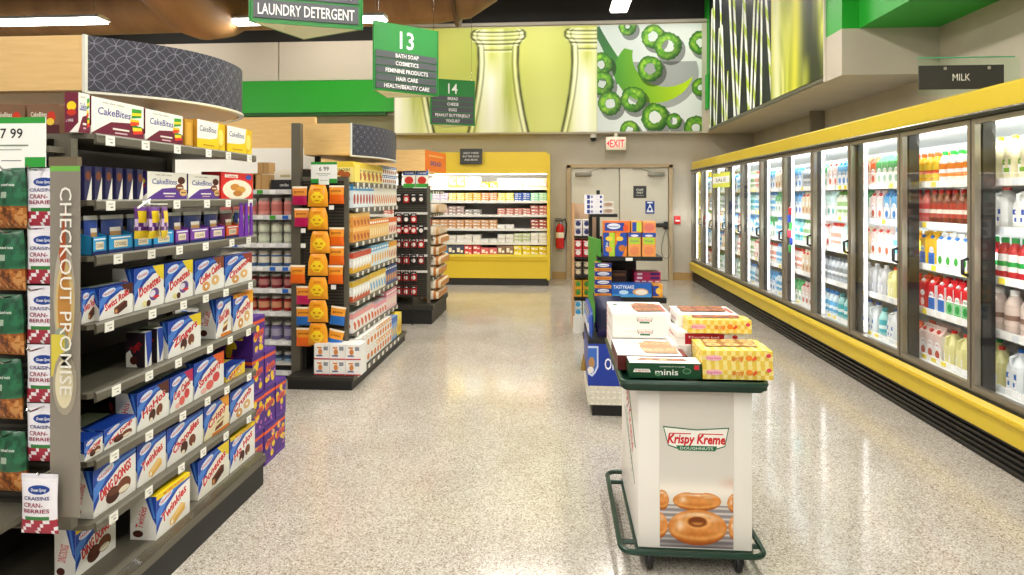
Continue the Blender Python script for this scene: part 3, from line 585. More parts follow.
# ---- signs and strips hung on the freezers
t = thing('hanging_sign', 'dark milk sign hung on a glass blade above the freezer fascia', 'sign', (fx(919, 4.2), 4.2, fz(89.5, 2.4, 4.2)))
w = fx(1004, 4.2) - fx(919, 4.2); h = .155
mb = MB().box(0, 0, 0, w, .008, h, '#3c3a37'); mb.art(lambda u, v, o: (u * w, -o, v * h), w, h, [('t', 'MILK', .5, .5, .3, '#eceae4', {'sx': .8})], .001); mb.build('sign_panel', t, smooth=False)
MB().box(-.0, .012, -.04, fx(1022, 4.2) - fx(919, 4.2), .018, h + .05, glass_mat('green_edge_glass', (.93, 1, .95))).build('glass_blade', t, smooth=False)
mb = MB(); mb.box(0, .010, h + .05, .6, .020, h + .056, '#4fae7f'); mb.box(.15, -.004, h - .03, .17, .012, h - .01, CHROME); mb.box(.42, -.004, h - .03, .44, .012, h - .01, CHROME); mb.build('clips', t, smooth=False)
y1 = fy(716, DX); y2 = fy(733, DX); flatw = abs(y1 - y2)
mb = MB(); fnp = lambda u, v, o: (-o, -u * flatw, v * .22); mb.box(0, -flatw, 0, .003, 0, .22, '#e9ef5a'); mb.art(fnp, flatw, .22, [('r', .0, .3, 1, .75, '#ffffff'), ('t', 'SALE', .5, .52, .25, '#4d5a1a', {'fit': .6})], .001)
tag(mb.build('sale_notice', loc=(DX - .05, y1, fz(188, DX, y1)), smooth=False), 'yellow and white sale notice stuck on the far freezer doors', 'notice')
ys = fy(797, DX); t = thing('clip_strip', 'red and blue strip of small bags hanging on a freezer door', 'clip strip', (DX - .06, ys, 1.0))
MB().box(-.001, -.01, 0, .001, .01, .48, WHITE).build('strip', t, smooth=False)
for i in range(6):
    mb = MB(); w = .035; mb.box(-.012, -w, -.075, .002, w, .0, ['#cc2f45', '#2d4fb5', '#3a9a4a'][i % 3], .004); mb.box(-.001, -w * .9, 0, .001, w * .9, .01, WHITE)
    o = mb.build('snack_bag', loc=(DX - .07 - .003 * (i % 2), ys + (.02 if i % 2 else -.015) - .008 * i, 1.42 - i * .078)); tag(o, 'small coloured bag on the strip hanging on a freezer door', 'snack bag', 'small bags on the freezer strip')
# ================================================================ PACKAGING MAKERS
def carton(name, w, d, h, base, art=None, sides=None, top=None, label='', cat='box', group=None, loc=(0, 0, 0), rz=0, bev=.0015):
    mb = MB().box(-w / 2, 0, 0, w / 2, d, h, base)
    if art: fn, W, H = boxface('front', w, d, h); mb.art(fn, W, H, art)
    if sides:
        for fc in ('left', 'right'): fn, W, H = boxface(fc, w, d, h); mb.art(fn, W, H, sides)
    if top: fn, W, H = boxface('top', w, d, h); mb.art(fn, W, H, top)
    return tag(mb.build(name, loc=loc, rz=rz, smooth=False), label, cat, group)
BLU = '#1b46ad'; RED = '#d3242b'; CH = '#4c2216'; CH2 = '#7b4128'; GOLD = '#e9b457'
def hostess(word, kind, flash=None, ang=.35):
    a = [('p', [(0, 1), (1, 1), (1, .86), (.62, .8), (.3, .58), (.1, .3), (0, .12)], BLU), ('p', [(.0, .62), (.2, .82), (.55, .93), (1, .95), (1, .9), (.6, .86), (.3, .72), (.08, .42), (0, .3)], '#4d86dc')]
    if flash: a.append(('p', [(.6, 1), (1, 1), (1, .62), (.86, .66)], flash))
    a += [('e', .27, .83, .2, .1, '#dfeafc', .25), ('t', 'Hostess', .27, .83, .1, RED, {'fit': .32, 'rot': .25, 'sh': .2})]
    a.append(('t', word, .5, .55, .22, '#ffffff', {'fit': .8, 'rot': ang, 'sh': .25})); a.append(('t', word, .505, .552, .21, RED, {'fit': .76, 'rot': ang, 'sh': .25})); a.append(('t', word, .518, .54, .21, RED, {'fit': .76, 'rot': ang, 'sh': .25}))
    if kind == 'roll': a += [('p', [(.42, .1), (.42, .28), (.72, .46), (.82, .42), (.82, .24), (.55, .07)], CH), ('p', [(.42, .1), (.42, .28), (.5, .27), (.55, .2), (.55, .07)], CH2), ('e', .48, .17, .035, .06, '#d79a5a'), ('p', [(.46, .29), (.72, .45), (.8, .41), (.56, .27)], '#6a3522')]
    if kind == 'two': a += [('e', .45, .24, .1, .17, CH, -.5), ('e', .68, .3, .1, .16, CH2, -.5), ('e', .42, .13, .05, .06, '#f4ead2'), ('e', .7, .17, .03, .05, '#f4ead2')]
    if kind == 'puck': a += [('e', .44, .24, .17, .17, CH), ('e', .7, .3, .17, .17, CH2), ('e', .7, .22, .13, .07, '#f4ead2'), ('e', .45, .3, .12, .07, '#6b3a28')]
    if kind == 'twinkie': a += [('p', [(.38, .22), (.72, .42), (.84, .34), (.84, .2), (.5, .04), (.38, .1)], GOLD), ('p', [(.38, .22), (.72, .42), (.84, .34), (.5, .14)], '#f3cd83'), ('e', .45, .13, .04, .05, '#fff6df')]
    if kind == 'ring': a += [('e', .36, .17, .13, .14, '#d9a05a'), ('e', .36, .17, .04, .045, '#fff'), ('e', .68, .3, .14, .15, '#e4b878'), ('e', .68, .3, .04, .05, '#fff')]
    if kind == 'pack': a += [('e', .66, .3, .17, .15, '#6a4d8f', .3), ('e', .6, .32, .1, .08, '#e3e0ee', .3), ('r', .62, .2, .82, .26, RED), ('e', .33, .12, .08, .07, '#e8dc9a'), ('e', .46, .11, .07, .08, CH)]
    if kind == 'pink': a += [('e', .5, .2, .13, .13, '#e36a62'), ('e', .72, .34, .12, .14, '#d84c4c'), ('e', .3, .12, .1, .08, '#f3b9b0')]
    if kind == 'slice': a += [('p', [(.4, .1), (.5, .34), (.8, .4), (.72, .14)], '#7a3d22'), ('p', [(.42, .2), (.48, .3), (.79, .37), (.76, .28)], '#f0dca8'), ('r', .3, 0, 1, .08, '#e6862a')]
    return a
H_SIDE = lambda word: [('p', [(.55, 1), (1, 1), (1, .35), (.85, .5)], BLU), ('p', [(.68, 1), (.8, 1), (.97, .5), (.9, .5)], '#4d86dc'), ('t', word, .42, .52, .18, RED, {'fit': .8, 'rot': 1.35}), ('e', .3, .14, .2, .08, CH)]
def hbox(px0, px1, s, h, word, kind, base='#f3f1ec', flash=None, topc=None, d=.09, x=-1.64, desc='', word_side=None, name='snack_box', z=None):
    ya, yb = fy(px0, x), fy(px1, x); w = yb - ya - .004
    top = [('r', 0, 0, 1, 1, topc)] if topc else [('r', 0, 0, 1, .5, BLU)]
    art = hostess(word, kind, flash)
    if topc: art = art + [('r', 0, .9, 1, 1, topc)] + ([('t', 'MORE INSIDE', .5, .95, .06, RED, {'fit': .6})] if topc.startswith('#f') else [])
    return carton(name, w, d, h, base, art, H_SIDE(word_side or word), top, desc, 'box', None, (x, (ya + yb) / 2, EZ[s] if z is None else z), RZ)
# ================================================================ FIRST SNACK SHELVING (end facing the aisle, x = -1.61)
EX = -1.61; EY0, EY1 = 2.02, 3.24
EZ = [.151, .385, .606, .843, 1.084, 1.323, 1.519, 1.753]     # shelf tops, lowest first
def shelf_mesh(x_front, depth, y0, y1, z, rail=.032, tags=6, extra=()):
    mb = MB(); mb.prism([(y0, x_front - depth), (y1, x_front - depth), (y1, x_front - .02), (y1 - .02, x_front), (y0 + .02, x_front), (y0, x_front - .02)], z - .02, z, SHELF) if 0 else None
    mb.prism([(x_front - depth, y0), (x_front - .02, y0), (x_front, y0 + .02), (x_front, y1 - .02), (x_front - .02, y1), (x_front - depth, y1)], z - .018, z, SHELF)
    mb.prism([(x_front - .006, z - .036), (x_front + .004, z - .03), (x_front + .004, z - .004), (x_front - .002, z + .003), (x_front - .008, z + .003)], y0 + .015, y1 - .015, SHELF, 'y')
    n = tags
    for i in range(n):
        y = y0 + (i + .25 + R.uniform(0, .3)) / n * (y1 - y0); y = min(y, y1 - .07)
        mb.box(x_front + .004, y, z - .037, x_front + .006, y + .045, z - .002, '#f0eee6')
        mb.box(x_front + .006, y + .01, z - .015, x_front + .0065, y + .034, z - .012, '#a5a29a'); mb.box(x_front + .006, y + .022, z - .028, x_front + .0065, y + .034, z - .023, '#8a8780')
    return mb
PEG = M('#232019', .6)
def pegboard(mb, x0, x1, y, z0, z1, th=.012):
    mb.box(x0, y, z0, x1, y + th, z1, PEG)
    k = int((z1 - z0) / .026)
    for i in range(k): mb.box(x0 + .004, y - .004, z0 + i * .026 + .004, x1 - .004, y, z0 + i * .026 + .015, M('#3d392f', .5))
t = thing('end_shelving', 'dark grey eight-tier shelving end stocked with boxed snack cakes beside the aisle', 'shelving', (0, 0, 0))
mb = MB(); mb.box(-2.14, 2.05, .15, -2.10, 3.24, 1.74, SHELFD); mb.box(-2.11, 2.03, .14, -2.07, 2.055, 1.74, SHELF); mb.box(-2.11, 3.215, .14, -2.07, 3.24, 1.76, SHELF); mb.build('back_panel', t, smooth=False)
mb = MB(); mb.prism([(-2.14, 1.9), (-1.60, 1.9), (-1.555, 1.95), (-1.555, 3.2), (-1.6, 3.24), (-2.14, 3.24)], .0, .12, BLACK); mb.prism([(-2.14, 1.88), (-1.59, 1.88), (-1.545, 1.93), (-1.545, 3.21), (-1.59, 3.25), (-2.14, 3.25)], .12, .15, SHELF); mb.build('base_deck', t, smooth=False)
mb = MB(); mb.prism([(-1.55, .15), (-1.545, .16), (-1.56, .185), (-1.564, .185), (-1.552, .158)], 1.95, 3.2, CLEAR, 'y'); mb.build('deck_lip', t, smooth=False)
for s in range(1, 8): shelf_mesh(EX, .45, 2.05, EY1, EZ[s] - .001).build('shelf', t, smooth=False)
mb = MB(); pegboard(mb, -2.14, -1.665, 2.0, .4, 1.66)
mb.box(-1.70, 1.99, 0.4, -1.64, 2.02, 1.73, SHELF); mb.build('side_pegboard', t, smooth=False)
mb = MB().prism([(-2.13, 1.72), (-1.78, 1.72), (-1.74, 1.76), (-1.74, 1.985), (-2.13, 1.985)], .47, .49, SHELF); mb.build('side_shelf', t, smooth=False)
# pegboard run further left, seen at the picture's edge
t = thing('pegboard_shelving', 'long pegboard shelving run behind the snack end, hung with nut bags', 'shelving', (0, 0, 0))
mb = MB(); pegboard(mb, -4.2, -2.16, 2.0, .15, 1.72); mb.box(-4.2, 2.02, 0, -2.16, 3.24, .12, BLACK); mb.box(-4.2, 2.6, .12, -2.16, 2.64, 1.72, SHELFD); mb.build('pegboard', t, smooth=False)
# ---- products on the snack end.  shelf 7 (top)
CB = lambda acc, stripes: [('p', [(0, 0), (1, 0), (1, .36), (.75, .46), (.35, .4), (.15, .2), (0, .04)], acc), ('t', 'CakeBites', .42, .66, .2, '#3b3f96', {'fit': .62, 'sh': .15}), ('t', 'bite size cakes', .4, .9, .05, '#8a8578', {'fit': .4}), ('r', .38, .2, .7, .25, '#f0e8e0'), ('r', .42, .1, .66, .14, '#d9b9c0')] + stripes
RB = [('p', [(.74, .6), (.94, .66), (.95, .72), (.75, .68)], '#2c8f2c'), ('p', [(.74, .68), (.95, .72), (.95, .8), (.75, .76)], '#f0d21c'), ('p', [(.75, .76), (.95, .8), (.95, .9), (.75, .88)], '#3a9a30'), ('p', [(.72, .38), (.9, .44), (.9, .52), (.72, .5)], '#e8451c'), ('p', [(.72, .5), (.9, .52), (.9, .58), (.72, .58)], '#f0d21c'), ('p', [(.78, .14), (.98, .2), (.96, .28), (.77, .24)], '#e83a2a'), ('p', [(.77, .24), (.96, .28), (.95, .36), (.76, .34)], '#f2d530'), ('p', [(.76, .34), (.95, .36), (.95, .4), (.76, .4)], '#2c8f2c')]
CHB = [('e', .85, .72, .1, .14, CH), ('e', .8, .45, .11, .14, CH2), ('r', .74, .42, .88, .47, '#e8dcc6'), ('e', .9, .26, .1, .13, '#d9b070'), ('r', .84, .24, .97, .28, CH)]
CBS = lambda acc: [('r', 0, 0, 1, 1, acc), ('p', [(.35, 0), (1, 0), (1, .25)], '#f1efe8'), ('e', .5, .66, .34, .12, '#f0d21c'), ('e', .5, .5, .34, .08, '#c9341c'), ('t', 'CakeBites', .35, .3, .2, '#e9d9dc', {'rot': RZ, 'fit': .2})]
def cbox(px0, px1, s, h, acc, stripes, desc, side, base='#f2efe6', d=.05, x=-1.64, dx=0):
    ya, yb = fy(px0, x), fy(px1, x)
    return carton('cake_box', yb - ya - .004, d, h, base, CB(acc, stripes), side, [('r', 0, 0, 1, .35, acc)], desc, 'box', None, (x, (ya + yb) / 2, EZ[s]), RZ)
cbox(91, 144, 7, .135, '#6e1a34', RB, 'wide white and maroon cake box between a box end and its narrower twin', CBS('#6e1a34'))
cbox(145, 183, 7, .132, '#6e1a34', RB, 'white and maroon cake box on the top shelf next to the yellow ones', CBS('#6e1a34'))
# stacked thin ends behind it towards the corner
cbox(78, 90, 7, .138, '#6e1a34', RB, 'narrow end of a maroon cake box at the near corner of the top shelf', CBS('#6e1a34'))
for i in range(3):
    xx = -1.80 - i * .13; carton('cake_box', .12, .05, .105, '#7b5a42', [('r', 0, 0, 1, .3, '#4e1c20'), ('e', .75, .55, .13, .2, '#c9341c'), ('e', .72, .4, .12, .12, '#e8c33a'), ('t', 'CakeBites', .36, .65, .16, '#e9e0cc', {'fit': .5})], None, [('r', 0, 0, 1, 1, '#efe9dc')], 'brown cake box at the top shelf corner, %s' % ['next to the maroon ones', 'in the middle of three', 'deepest in from the aisle'][i], 'box', None, (xx, 2.06, EZ[7]))
for i, (a, b_) in enumerate(((197, 225), (227, 252))):
    ya, yb = fy(a, -1.64), fy(b_, -1.64)
    carton('cake_box', yb - ya - .004, .12, .135, '#f2cf1d', [('p', [(.0, .35), (0, 1), (.75, 1), (.7, .45), (.45, .38)], '#f3f0e6'), ('t', 'CakeBites', .38, .72, .2, '#3b3f70', {'fit': .6, 'sh': .15}), ('p', [(.75, 0), (1, .3), (1, 1), (.8, 1)], '#e0b40f'), ('e', .85, .5, .1, .3, '#f4dc6a'), ('r', .2, .14, .6, .18, '#c9961a')], [('r', 0, 0, 1, 1, '#c58f28'), ('r', .3, .2, .5, .8, '#dba83e'), ('r', .7, .1, .8, .9, '#a9741c')], None, ['yellow cake box beside the maroon ones on the top shelf', 'yellow cake box at the far end of the top shelf'][i], 'box', None, (-1.64, (ya + yb) / 2, EZ[7]), RZ)
carton('cake_box', .06, .13, .125, '#c58f28', [('r', .2, .1, .8, .9, '#dba83e')], None, None, 'ochre cake box standing end on before the yellow ones', 'box', None, (-1.645, fy(190, -1.64), EZ[7]), RZ)
# shelf 6
cbox(147, 187, 6, .115, '#5b3592', CHB, 'white and purple cake box, near one of two side by side', CBS('#3b2670'))
cbox(188, 220, 6, .115, '#5b3592', CHB, 'white and purple cake box touching the red cookie box', CBS('#3b2670'))
for i in range(6):
    px = 84 + i * 10.5; y = fy(px, -1.66)
    carton('cake_box', .034, .17, .12, '#2b2a52', [('r', 0, 0, 1, 1, '#2b2a52'), ('p', [(.3, 0), (1, 0), (1, .7)], '#e9e6dd'), ('e', .5, .72, .35, .14, CH2)], CBS('#2b2a5a')[:1] + [('p', [(0, 0), (.9, 0), (.3, .6), (0, .7)], '#e6e3d8'), ('e', .5, .75, .2, .12, CH2), ('t', 'CakeBites', .45, .35, .16, '#3b3f96', {'fit': .55})], None, 'navy cake box standing end on in the row under the maroon boxes', 'box', 'navy end-on cake boxes', (-1.645, y, EZ[6]), RZ)
ya, yb = fy(221, -1.63), fy(253, -1.63)
carton('cookie_box', yb - ya - .004, .1, .135, '#d9261f', [('e', .5, .36, .46, .38, '#f2e6cf'), ('e', .42, .45, .15, .13, '#c9862e'), ('e', .6, .36, .15, .13, '#d59a3c'), ('e', .5, .22, .15, .11, '#b9752a'), ('r', .1, .8, .5, .92, '#f4efe4'), ('e', .85, .85, .1, .1, '#2b4fae'), ('t', 'Cookies', .3, .86, .1, RED, {'fit': .3})], [('r', 0, 0, 1, 1, '#a81c1c'), ('r', .3, .1, .6, .9, '#c7352e')], None, 'red cookie box at the far end of the second highest shelf', 'box', None, (-1.63, (ya + yb) / 2, EZ[6]), RZ)
# shelf 5: display trays of small bags
def tray(px0, px1, col, packcol, desc, h=.1):
    x = -1.63; ya, yb = fy(px0, x), fy(px1, x); w = yb - ya - .003
    t = thing('display_tray', desc, 'tray', (x, (ya + yb) / 2, EZ[5]), RZ)
    d = .16; mb = MB(); mb.box(-w / 2, 0, 0, w / 2, .003, .065, col); mb.box(-w / 2, 0, 0, w / 2, d, .003, col); mb.prism([(0, 0), (0, .065), (d, .11), (d, 0)], -w / 2, -w / 2 + .003, col, 'x'); mb.prism([(0, 0), (0, .065), (d, .11), (d, 0)], w / 2 - .003, w / 2, col, 'x'); mb.box(-w / 2, d - .003, 0, w / 2, d, .13, '#1d2a55')
    mb.box(-w / 2, -.0005, -.0, w / 2, .0, .014, '#1c2b66')
    fn, W, H = boxface('front', w, d, .065); mb.art(fn, W, H, [('r', .22, .3, .78, .72, '#e4d9be'), ('t', 'COOKIES', .5, .5, .2, '#6a543a', {'fit': .45}), ('r', .1, .82, .9, .9, '#e9f1f6')], .0008)
    mb.build('carton', t, smooth=False)
    for i in range(3):
        y = .02 + i * .045; z = .005
        def cf(u, v): return '#e8e2d6' if (abs(u - .5) < .25 and .55 < v < .72) else ('#c89a5a' if (u - .5) ** 2 * 4 + (v - .5) ** 2 * 8 < .35 else packcol)
        p = pouch_mb(w * .92, .135 - .004 * i, .03, cf, 8, 9, crimp='#d9d9dd'); p.v = [(a, b_ + y + .015, c + z) for a, b_, c in p.v]; p.build('snack_pouch', t)
    return t
def pouch_mb(w, h, th, cf, nx=10, ny=14, crimp=None, neck=.0, els=None, back=None, seed=0):
    """upright pillow bag, centred in x, y=0 mid-plane, z 0..h"""
    mb = MB()
    def prof(u, v):
        s = max(0, math.sin(PI * min(max(v, 0), 1))) ** .5 * max(0, math.sin(PI * min(max(u, 0), 1))) ** .45
        return th / 2 * s * (1.12 - .25 * v) + .0008
    def wd(v): return 1 - .05 * math.sin(PI * v) - neck * max(0, (v - .55) / .45) ** 1.5
    def P(u, v, o, sgn=-1): return ((u - .5) * w * wd(v), sgn * (prof(u, v) + o), v * h)
    for sgn in (-1, 1):
        vs = [P(i / nx, j / ny, 0, sgn) for j in range(ny + 1) for i in range(nx + 1)]
        groups = {}
        for j in range(ny):
            for i in range(nx):
                m = cf((i + .5) / nx, (j + .5) / ny) if sgn < 0 or not back else back
                if crimp and (j == ny - 1): m = crimp
                groups.setdefault(m, []).append((j * (nx + 1) + i, j * (nx + 1) + i + 1, (j + 1) * (nx + 1) + i + 1, (j + 1) * (nx + 1) + i))
        b = len(mb.v); mb.v += vs
        for m, fs in groups.items():
            k = mb.idx(M(m, .3) if isinstance(m, str) else m)
            for f in fs: mb.f.append([b + q for q in f]); mb.mi.append(k)
    if els: mb.art(lambda u, v, o: P(u, v, o + .0012), w, h, els)
    return mb
LB = '#2f9ad6'
tray(92, 107, LB, '#24479f', 'light blue display tray of small bags at the near end of the row')
tray(108, 133, LB, '#2a3f80', 'light blue display tray of small bags, second from the near end')
tray(134, 152, LB, '#3a4a80', 'light blue display tray of small bags behind the hanging candy bags')
tray(153, 174, LB, '#2a3f80', 'light blue display tray of small bags next to the purple trays')
tray(175, 189, '#7b3fa8', '#202a66', 'purple display tray of dark cookie bags next to the blue trays')
tray(190, 209, '#7b3fa8', '#202a66', 'purple display tray of cookie bags in the middle of three')
tray(210, 225, '#7b3fa8', '#202a66', 'purple display tray of cookie bags beside the orange tray')
tray(226, 239, '#e2592a', '#5a2430', 'orange display tray of snack bags near the far end')
tray(240, 247, '#d8b53a', '#2a3f80', 'narrow yellow display tray at the far end of the row')
# shelf 4
hbox(99, 133, 4, .115, 'Swiss Rolls', 'roll', flash='#5a2a1c', desc='white box of chocolate swiss rolls on the shelf under the blue trays')
hbox(81, 98, 4, .115, 'Swiss Rolls', 'roll', desc='box of chocolate rolls at the near end, beside the clear promise sign', x=-1.66)
hbox(134, 164, 4, .165, 'Donettes', 'pack', flash='#f0d52a', desc='tall donettes box, the nearer of two, with yellow corner')
hbox(165, 193, 4, .165, 'Donettes', 'pack', flash='#f0d52a', desc='tall donettes box with a lone white pack, touching the coffee cakes')
hbox(195, 224, 4, .155, 'Coffee Cakes', 'ring', flash='#8a4a2a', desc='coffee cakes box with two round cakes, the nearer of two')
hbox(225, 252, 4, .148, 'Cinnamon', 'ring', flash='#9a3a2a', desc='coffee cakes box at the far end of the shelf')
# shelf 3
hbox(168, 201, 3, .155, 'Zingers', 'two', flash='#f0d52a', desc='zingers box alone in the half empty shelf, facing the aisle')
for i, px in enumerate((146, 158)):
    y = fy(px, -1.66); carton('snack_box', .04, .08, .14, '#f1eee8', [('p', [(.4, 0), (1, .4), (1, 1), (0, 1)], '#2748a8')], [('r', 0, 0, 1, 1, '#2a1d28'), ('p', [(0, 0), (.6, 0), (.2, .5), (0, .4)], '#ece9e2'), ('t', 'Zingers', .5, .6, .2, RED, {'fit': .6, 'rot': .8}), ('e', .4, .2, .2, .12, CH)], None, ['end-on zingers box beside the empty space', 'end-on zingers box behind the front one'][i], 'box', None, (-1.65, y, EZ[3]), RZ)
hbox(216, 231, 3, .19, 'Cloud Cakes', 'slice', d=.09, desc='tall narrow slice cake box beside the orange one')
hbox(233, 253, 3, .185, 'Crunchy', 'ring', base='#f3ede0', flash='#f0a41c', topc='#f2a51d', d=.1, desc='tall yellow orange cake box at the far end of its shelf')
# shelf 2
hbox(137, 169, 2, .15, 'HoHos', 'two', flash='#5a2a1c', desc='box of chocolate logs on the shelf below the empty space')
hbox(170, 193, 2, .15, 'Cup Cakes', 'pink', flash='#c2285a', desc='box of pink cakes between the logs and the strawberry box')
hbox(194, 224, 2, .165, 'Strawberry', 'pink', flash='#e8601c', desc='strawberry cakes box with orange corner')
hbox(226, 245, 2, .065, 'Pies', 'ring', base='#f0cf3a', d=.14, desc='low yellow box lying at the far end beyond the strawberry box')
hbox(104, 136, 2, .075, 'Ding Dongs', 'puck', d=.2, desc='flat lying blue and white box next to the chocolate logs')
hbox(84, 103, 2, .07, 'Ding Dongs', 'puck', d=.2, desc='flat lying dark blue box at the near end beside the promise sign')
# shelf 1
hbox(93, 136, 1, .17, 'DING DONGS', 'puck', desc='big ding dongs box on the second lowest shelf')
hbox(137, 166, 1, .165, 'Twinkies', 'twinkie', desc='twinkies box on the second lowest shelf')
hbox(167, 203, 1, .16, 'Chocodiles', 'two', desc='chocolate covered cakes box next to the twinkies')
hbox(204, 229, 1, .16, 'Crispy', 'slice', flash='#f0a41c', base='#f3e6c0', desc='yellow and blue slice box second from the far end')
hbox(230, 254, 1, .155, 'Crumb', 'ring', desc='crumb cakes box at the far end of the second lowest shelf')
# base deck
hbox(75, 116, 0, .175, 'DING DONGS', 'puck', topc='#f6d21a', x=-1.73, d=.08, desc='ding dongs box with yellow top in the near corner of the floor deck')
hbox(156, 190, 0, .175, 'Twinkies', 'twinkie', topc='#f6d21a', x=-1.60, d=.11, desc='twinkies box with yellow top on the floor deck')
hbox(198, 229, 0, .175, 'Donettes', 'roll', flash='#f0d52a', base='#f0ece0', x=-1.62, d=.1, desc='donettes box with an orange band on the floor deck')
hbox(230, 255, 0, .172, 'Ho Hos', 'two', topc='#f6d21a', x=-1.62, d=.1, desc='ho hos box with yellow top at the far end of the floor deck')
hbox(118, 150, 0, .15, 'Cakes', 'puck', x=-1.98, d=.1, desc='dark blue box pushed back on the floor deck behind the ding dongs')
# ---- clip bracket with hanging candy bags and purple bags
t = thing('clip_bracket', 'white wire bracket sticking out over the blue trays', 'bracket', (EX, fy(146, EX), 1.5))
MB().tube([(0, 0, .0), (.03, -.02, .02), (.06, -.1, .005), (.08, -.16, -.01)], .004, WHITE, 6).box(.0, -.03, .0, .07, .03, .004, WHITE).build('arm', t)
for i in range(4):
    cf = lambda u, v: '#e6c92a' if (v > .55 and .2 < u < .8) or (v < .25) else ('#5a2a74' if (int(u * 6) + int(v * 7)) % 3 else '#c8b4d8')
    o = pouch_mb(.07, .12, .02, cf, 7, 8, crimp='#6a3a8a').build('candy_bag', loc=(EX + .035 + .022 * i, fy(134, EX) + .03 * (i % 2) - .0, 1.372), rz=RZ + .2 * (i - 1.5)); tag(o, 'purple and yellow candy bag hanging from the wire bracket', 'candy bag', 'candy bags on the wire bracket')
for i in range(3):
    o = MB().prism([(-.012, 0), (.014, .0), (.006, .17), (-.006, .17)], -.004 + 0, .004, '#6b2fa0', 'y').build('purple_bag', loc=(EX + .03, fy(241 + i * 5, EX + .03), 1.33 - .0), rz=RZ * .6 + .3 * i); tag(o, 'folded purple bag hanging in front of the far end of the cookie trays', 'bag', 'hanging purple bags')
# ---- purple carton stack on the floor
PUR = '#4b2483'
def pcase(loc, w, d, h, desc, grp=None):
    rr = random.Random(int(loc[2] * 100 + loc[1] * 10)); els = [('r', 0, .82, 1, .9, '#e2571e')]
    for i in range(6): cx, cy = rr.uniform(.15, .85), rr.uniform(.15, .8); els.append(('e', cx, cy, .14, .09, '#e8c81e', rr.uniform(0, 3)))
    for i in range(5): cx, cy = rr.uniform(.1, .9), rr.uniform(.1, .8); els.append(('e', cx, cy, .06, .05, '#c870b8', rr.uniform(0, 3)))
    els += [('p', [(.1, .42), (.9, .5), (.86, .66), (.14, .6)], '#e2571e'), ('t', 'Takis', .5, .55, .14, '#3a1a6a', {'fit': .6, 'rot': .08}), ('r', .1, .05, .9, .1, '#6a3aa8')]
    return carton('snack_case', w, d, h, PUR, els, els[:6] + [('t', 'Takis', .5, .5, .15, '#e8c81e', {'fit': .7})], [('r', .1, .1, .9, .9, '#5a2f96')], desc, 'box', grp, loc, RZ)
for ci, (px, n) in enumerate(((252, 4), (265, 3), (275.5, 2))):
    y = 3.34 + ci * .14
    for k in range(n):
        pcase((-1.655 + .004 * ((k + ci) % 2), y + .002 * k, k * .217), .136, .36, .215, 'purple snack carton, %s of the %s column beside the snack shelving' % (['lowest', 'second', 'third', 'topmost'][k], ['four high', 'three high', 'two high'][ci]))
# ---- bags on the side pegboard (facing the camera)
def cran(u, v):
    if v > .9: return '#e6e4ea'
    if .24 < v < .33: return '#2f7a3a' if .15 < u < .85 else '#eceaf0'
    if v < .24: return '#a3243c' if ((int(u * 10) + int(v * 14) * 3) % 4) else '#e9e6ec'
    return '#eceaf2'
CE = [('e', .55, .76, .3, .075, '#1c3f8f'), ('t', 'Ocean Spray', .55, .76, .05, '#ffffff', {'fit': .42}), ('t', 'CRAISINS', .5, .62, .06, '#33306e', {'fit': .7}), ('t', 'CRAN-', .42, .51, .075, '#8f2440', {'fit': .55}), ('t', 'BERRIES', .5, .41, .065, '#8f2440', {'fit': .72})]
for k in range(7):
    z = fz(495 - k * 0 , -1.6, 1.95) ; ytop = [168, 226, 286, 345, 404, 466, 0][k] if k < 6 else None
    if ytop is None: break
    zt = fz(ytop, -1.6, 1.93); x = fx(45, 1.93)
    if k == 5: x = fx(40, 1.87)
    o = pouch_mb(.125, .19, .03, cran, 12, 16, crimp='#d8d6de', els=CE).build('cranberry_bag', loc=(x, 1.93 - (.06 if k == 5 else 0), zt - .19)); tag(o, 'white bag of dried cranberries, %s in the column beside the promise sign' % ['topmost', 'second', 'third', 'fourth', 'fifth', 'lowest'][k], 'snack bag')
    tag(MB().tube([(0, .065, 0), (0, -.06, .0), (0, -.075, .012)], .003, CHROME, 6).build('peg_hook', loc=(x, 1.935, zt - .008)), 'thin metal peg hook holding a cranberry bag', 'hook', 'hooks of the cranberry bags')
def nutb(u, v):
    if v > .94: return '#2c5a40'
    n = float(noise(np.array(u * 7.), np.array(v * 11.)))
    if v < .34 + .06 * n: return ['#5a2f14', '#8a4a1c', '#a86428', '#c08a50'][min(3, int(float(noise(np.array(u * 13. + 3), np.array(v * 19.))) * 4))]
    if .5 < v < .6 and .25 < u < .5: return '#9fb0a0'
    return ['#174630', '#1f5a3c', '#276a48'][min(2, int(n * 3))]
for k, yt in enumerate((168, 230, 294, 358, 430)):
    for j in range(2):
        zt = fz(yt, -1.75, 1.93); x = fx(16 - j * 26, 1.93)
        o = pouch_mb(.105, .198, .05, nutb, 22, 30, crimp='#2c5a40', neck=.18, els=[('t', 'mixed nuts', .5, .72, .05, '#dfe6dc', {'fit': .5})]).build('nut_bag', loc=(x - .005 * k % .02, 1.92, zt - .198), rz=.12 * (j - .5)); tag(o, 'dark green nut bag %s, %s row from the top of the pegboard' % (['next to the cranberries', 'at the picture edge'][j], ['first', 'second', 'third', 'fourth', 'fifth'][k]), 'snack bag')
    tag(MB().tube([(0, .07, 0), (0, -.05, .0), (0, -.065, .012)], .003, CHROME, 6).build('peg_hook', loc=(fx(16, 1.93), 1.93, zt - .006)), 'thin metal peg hook holding green nut bags', 'hook', 'hooks of the nut bags')
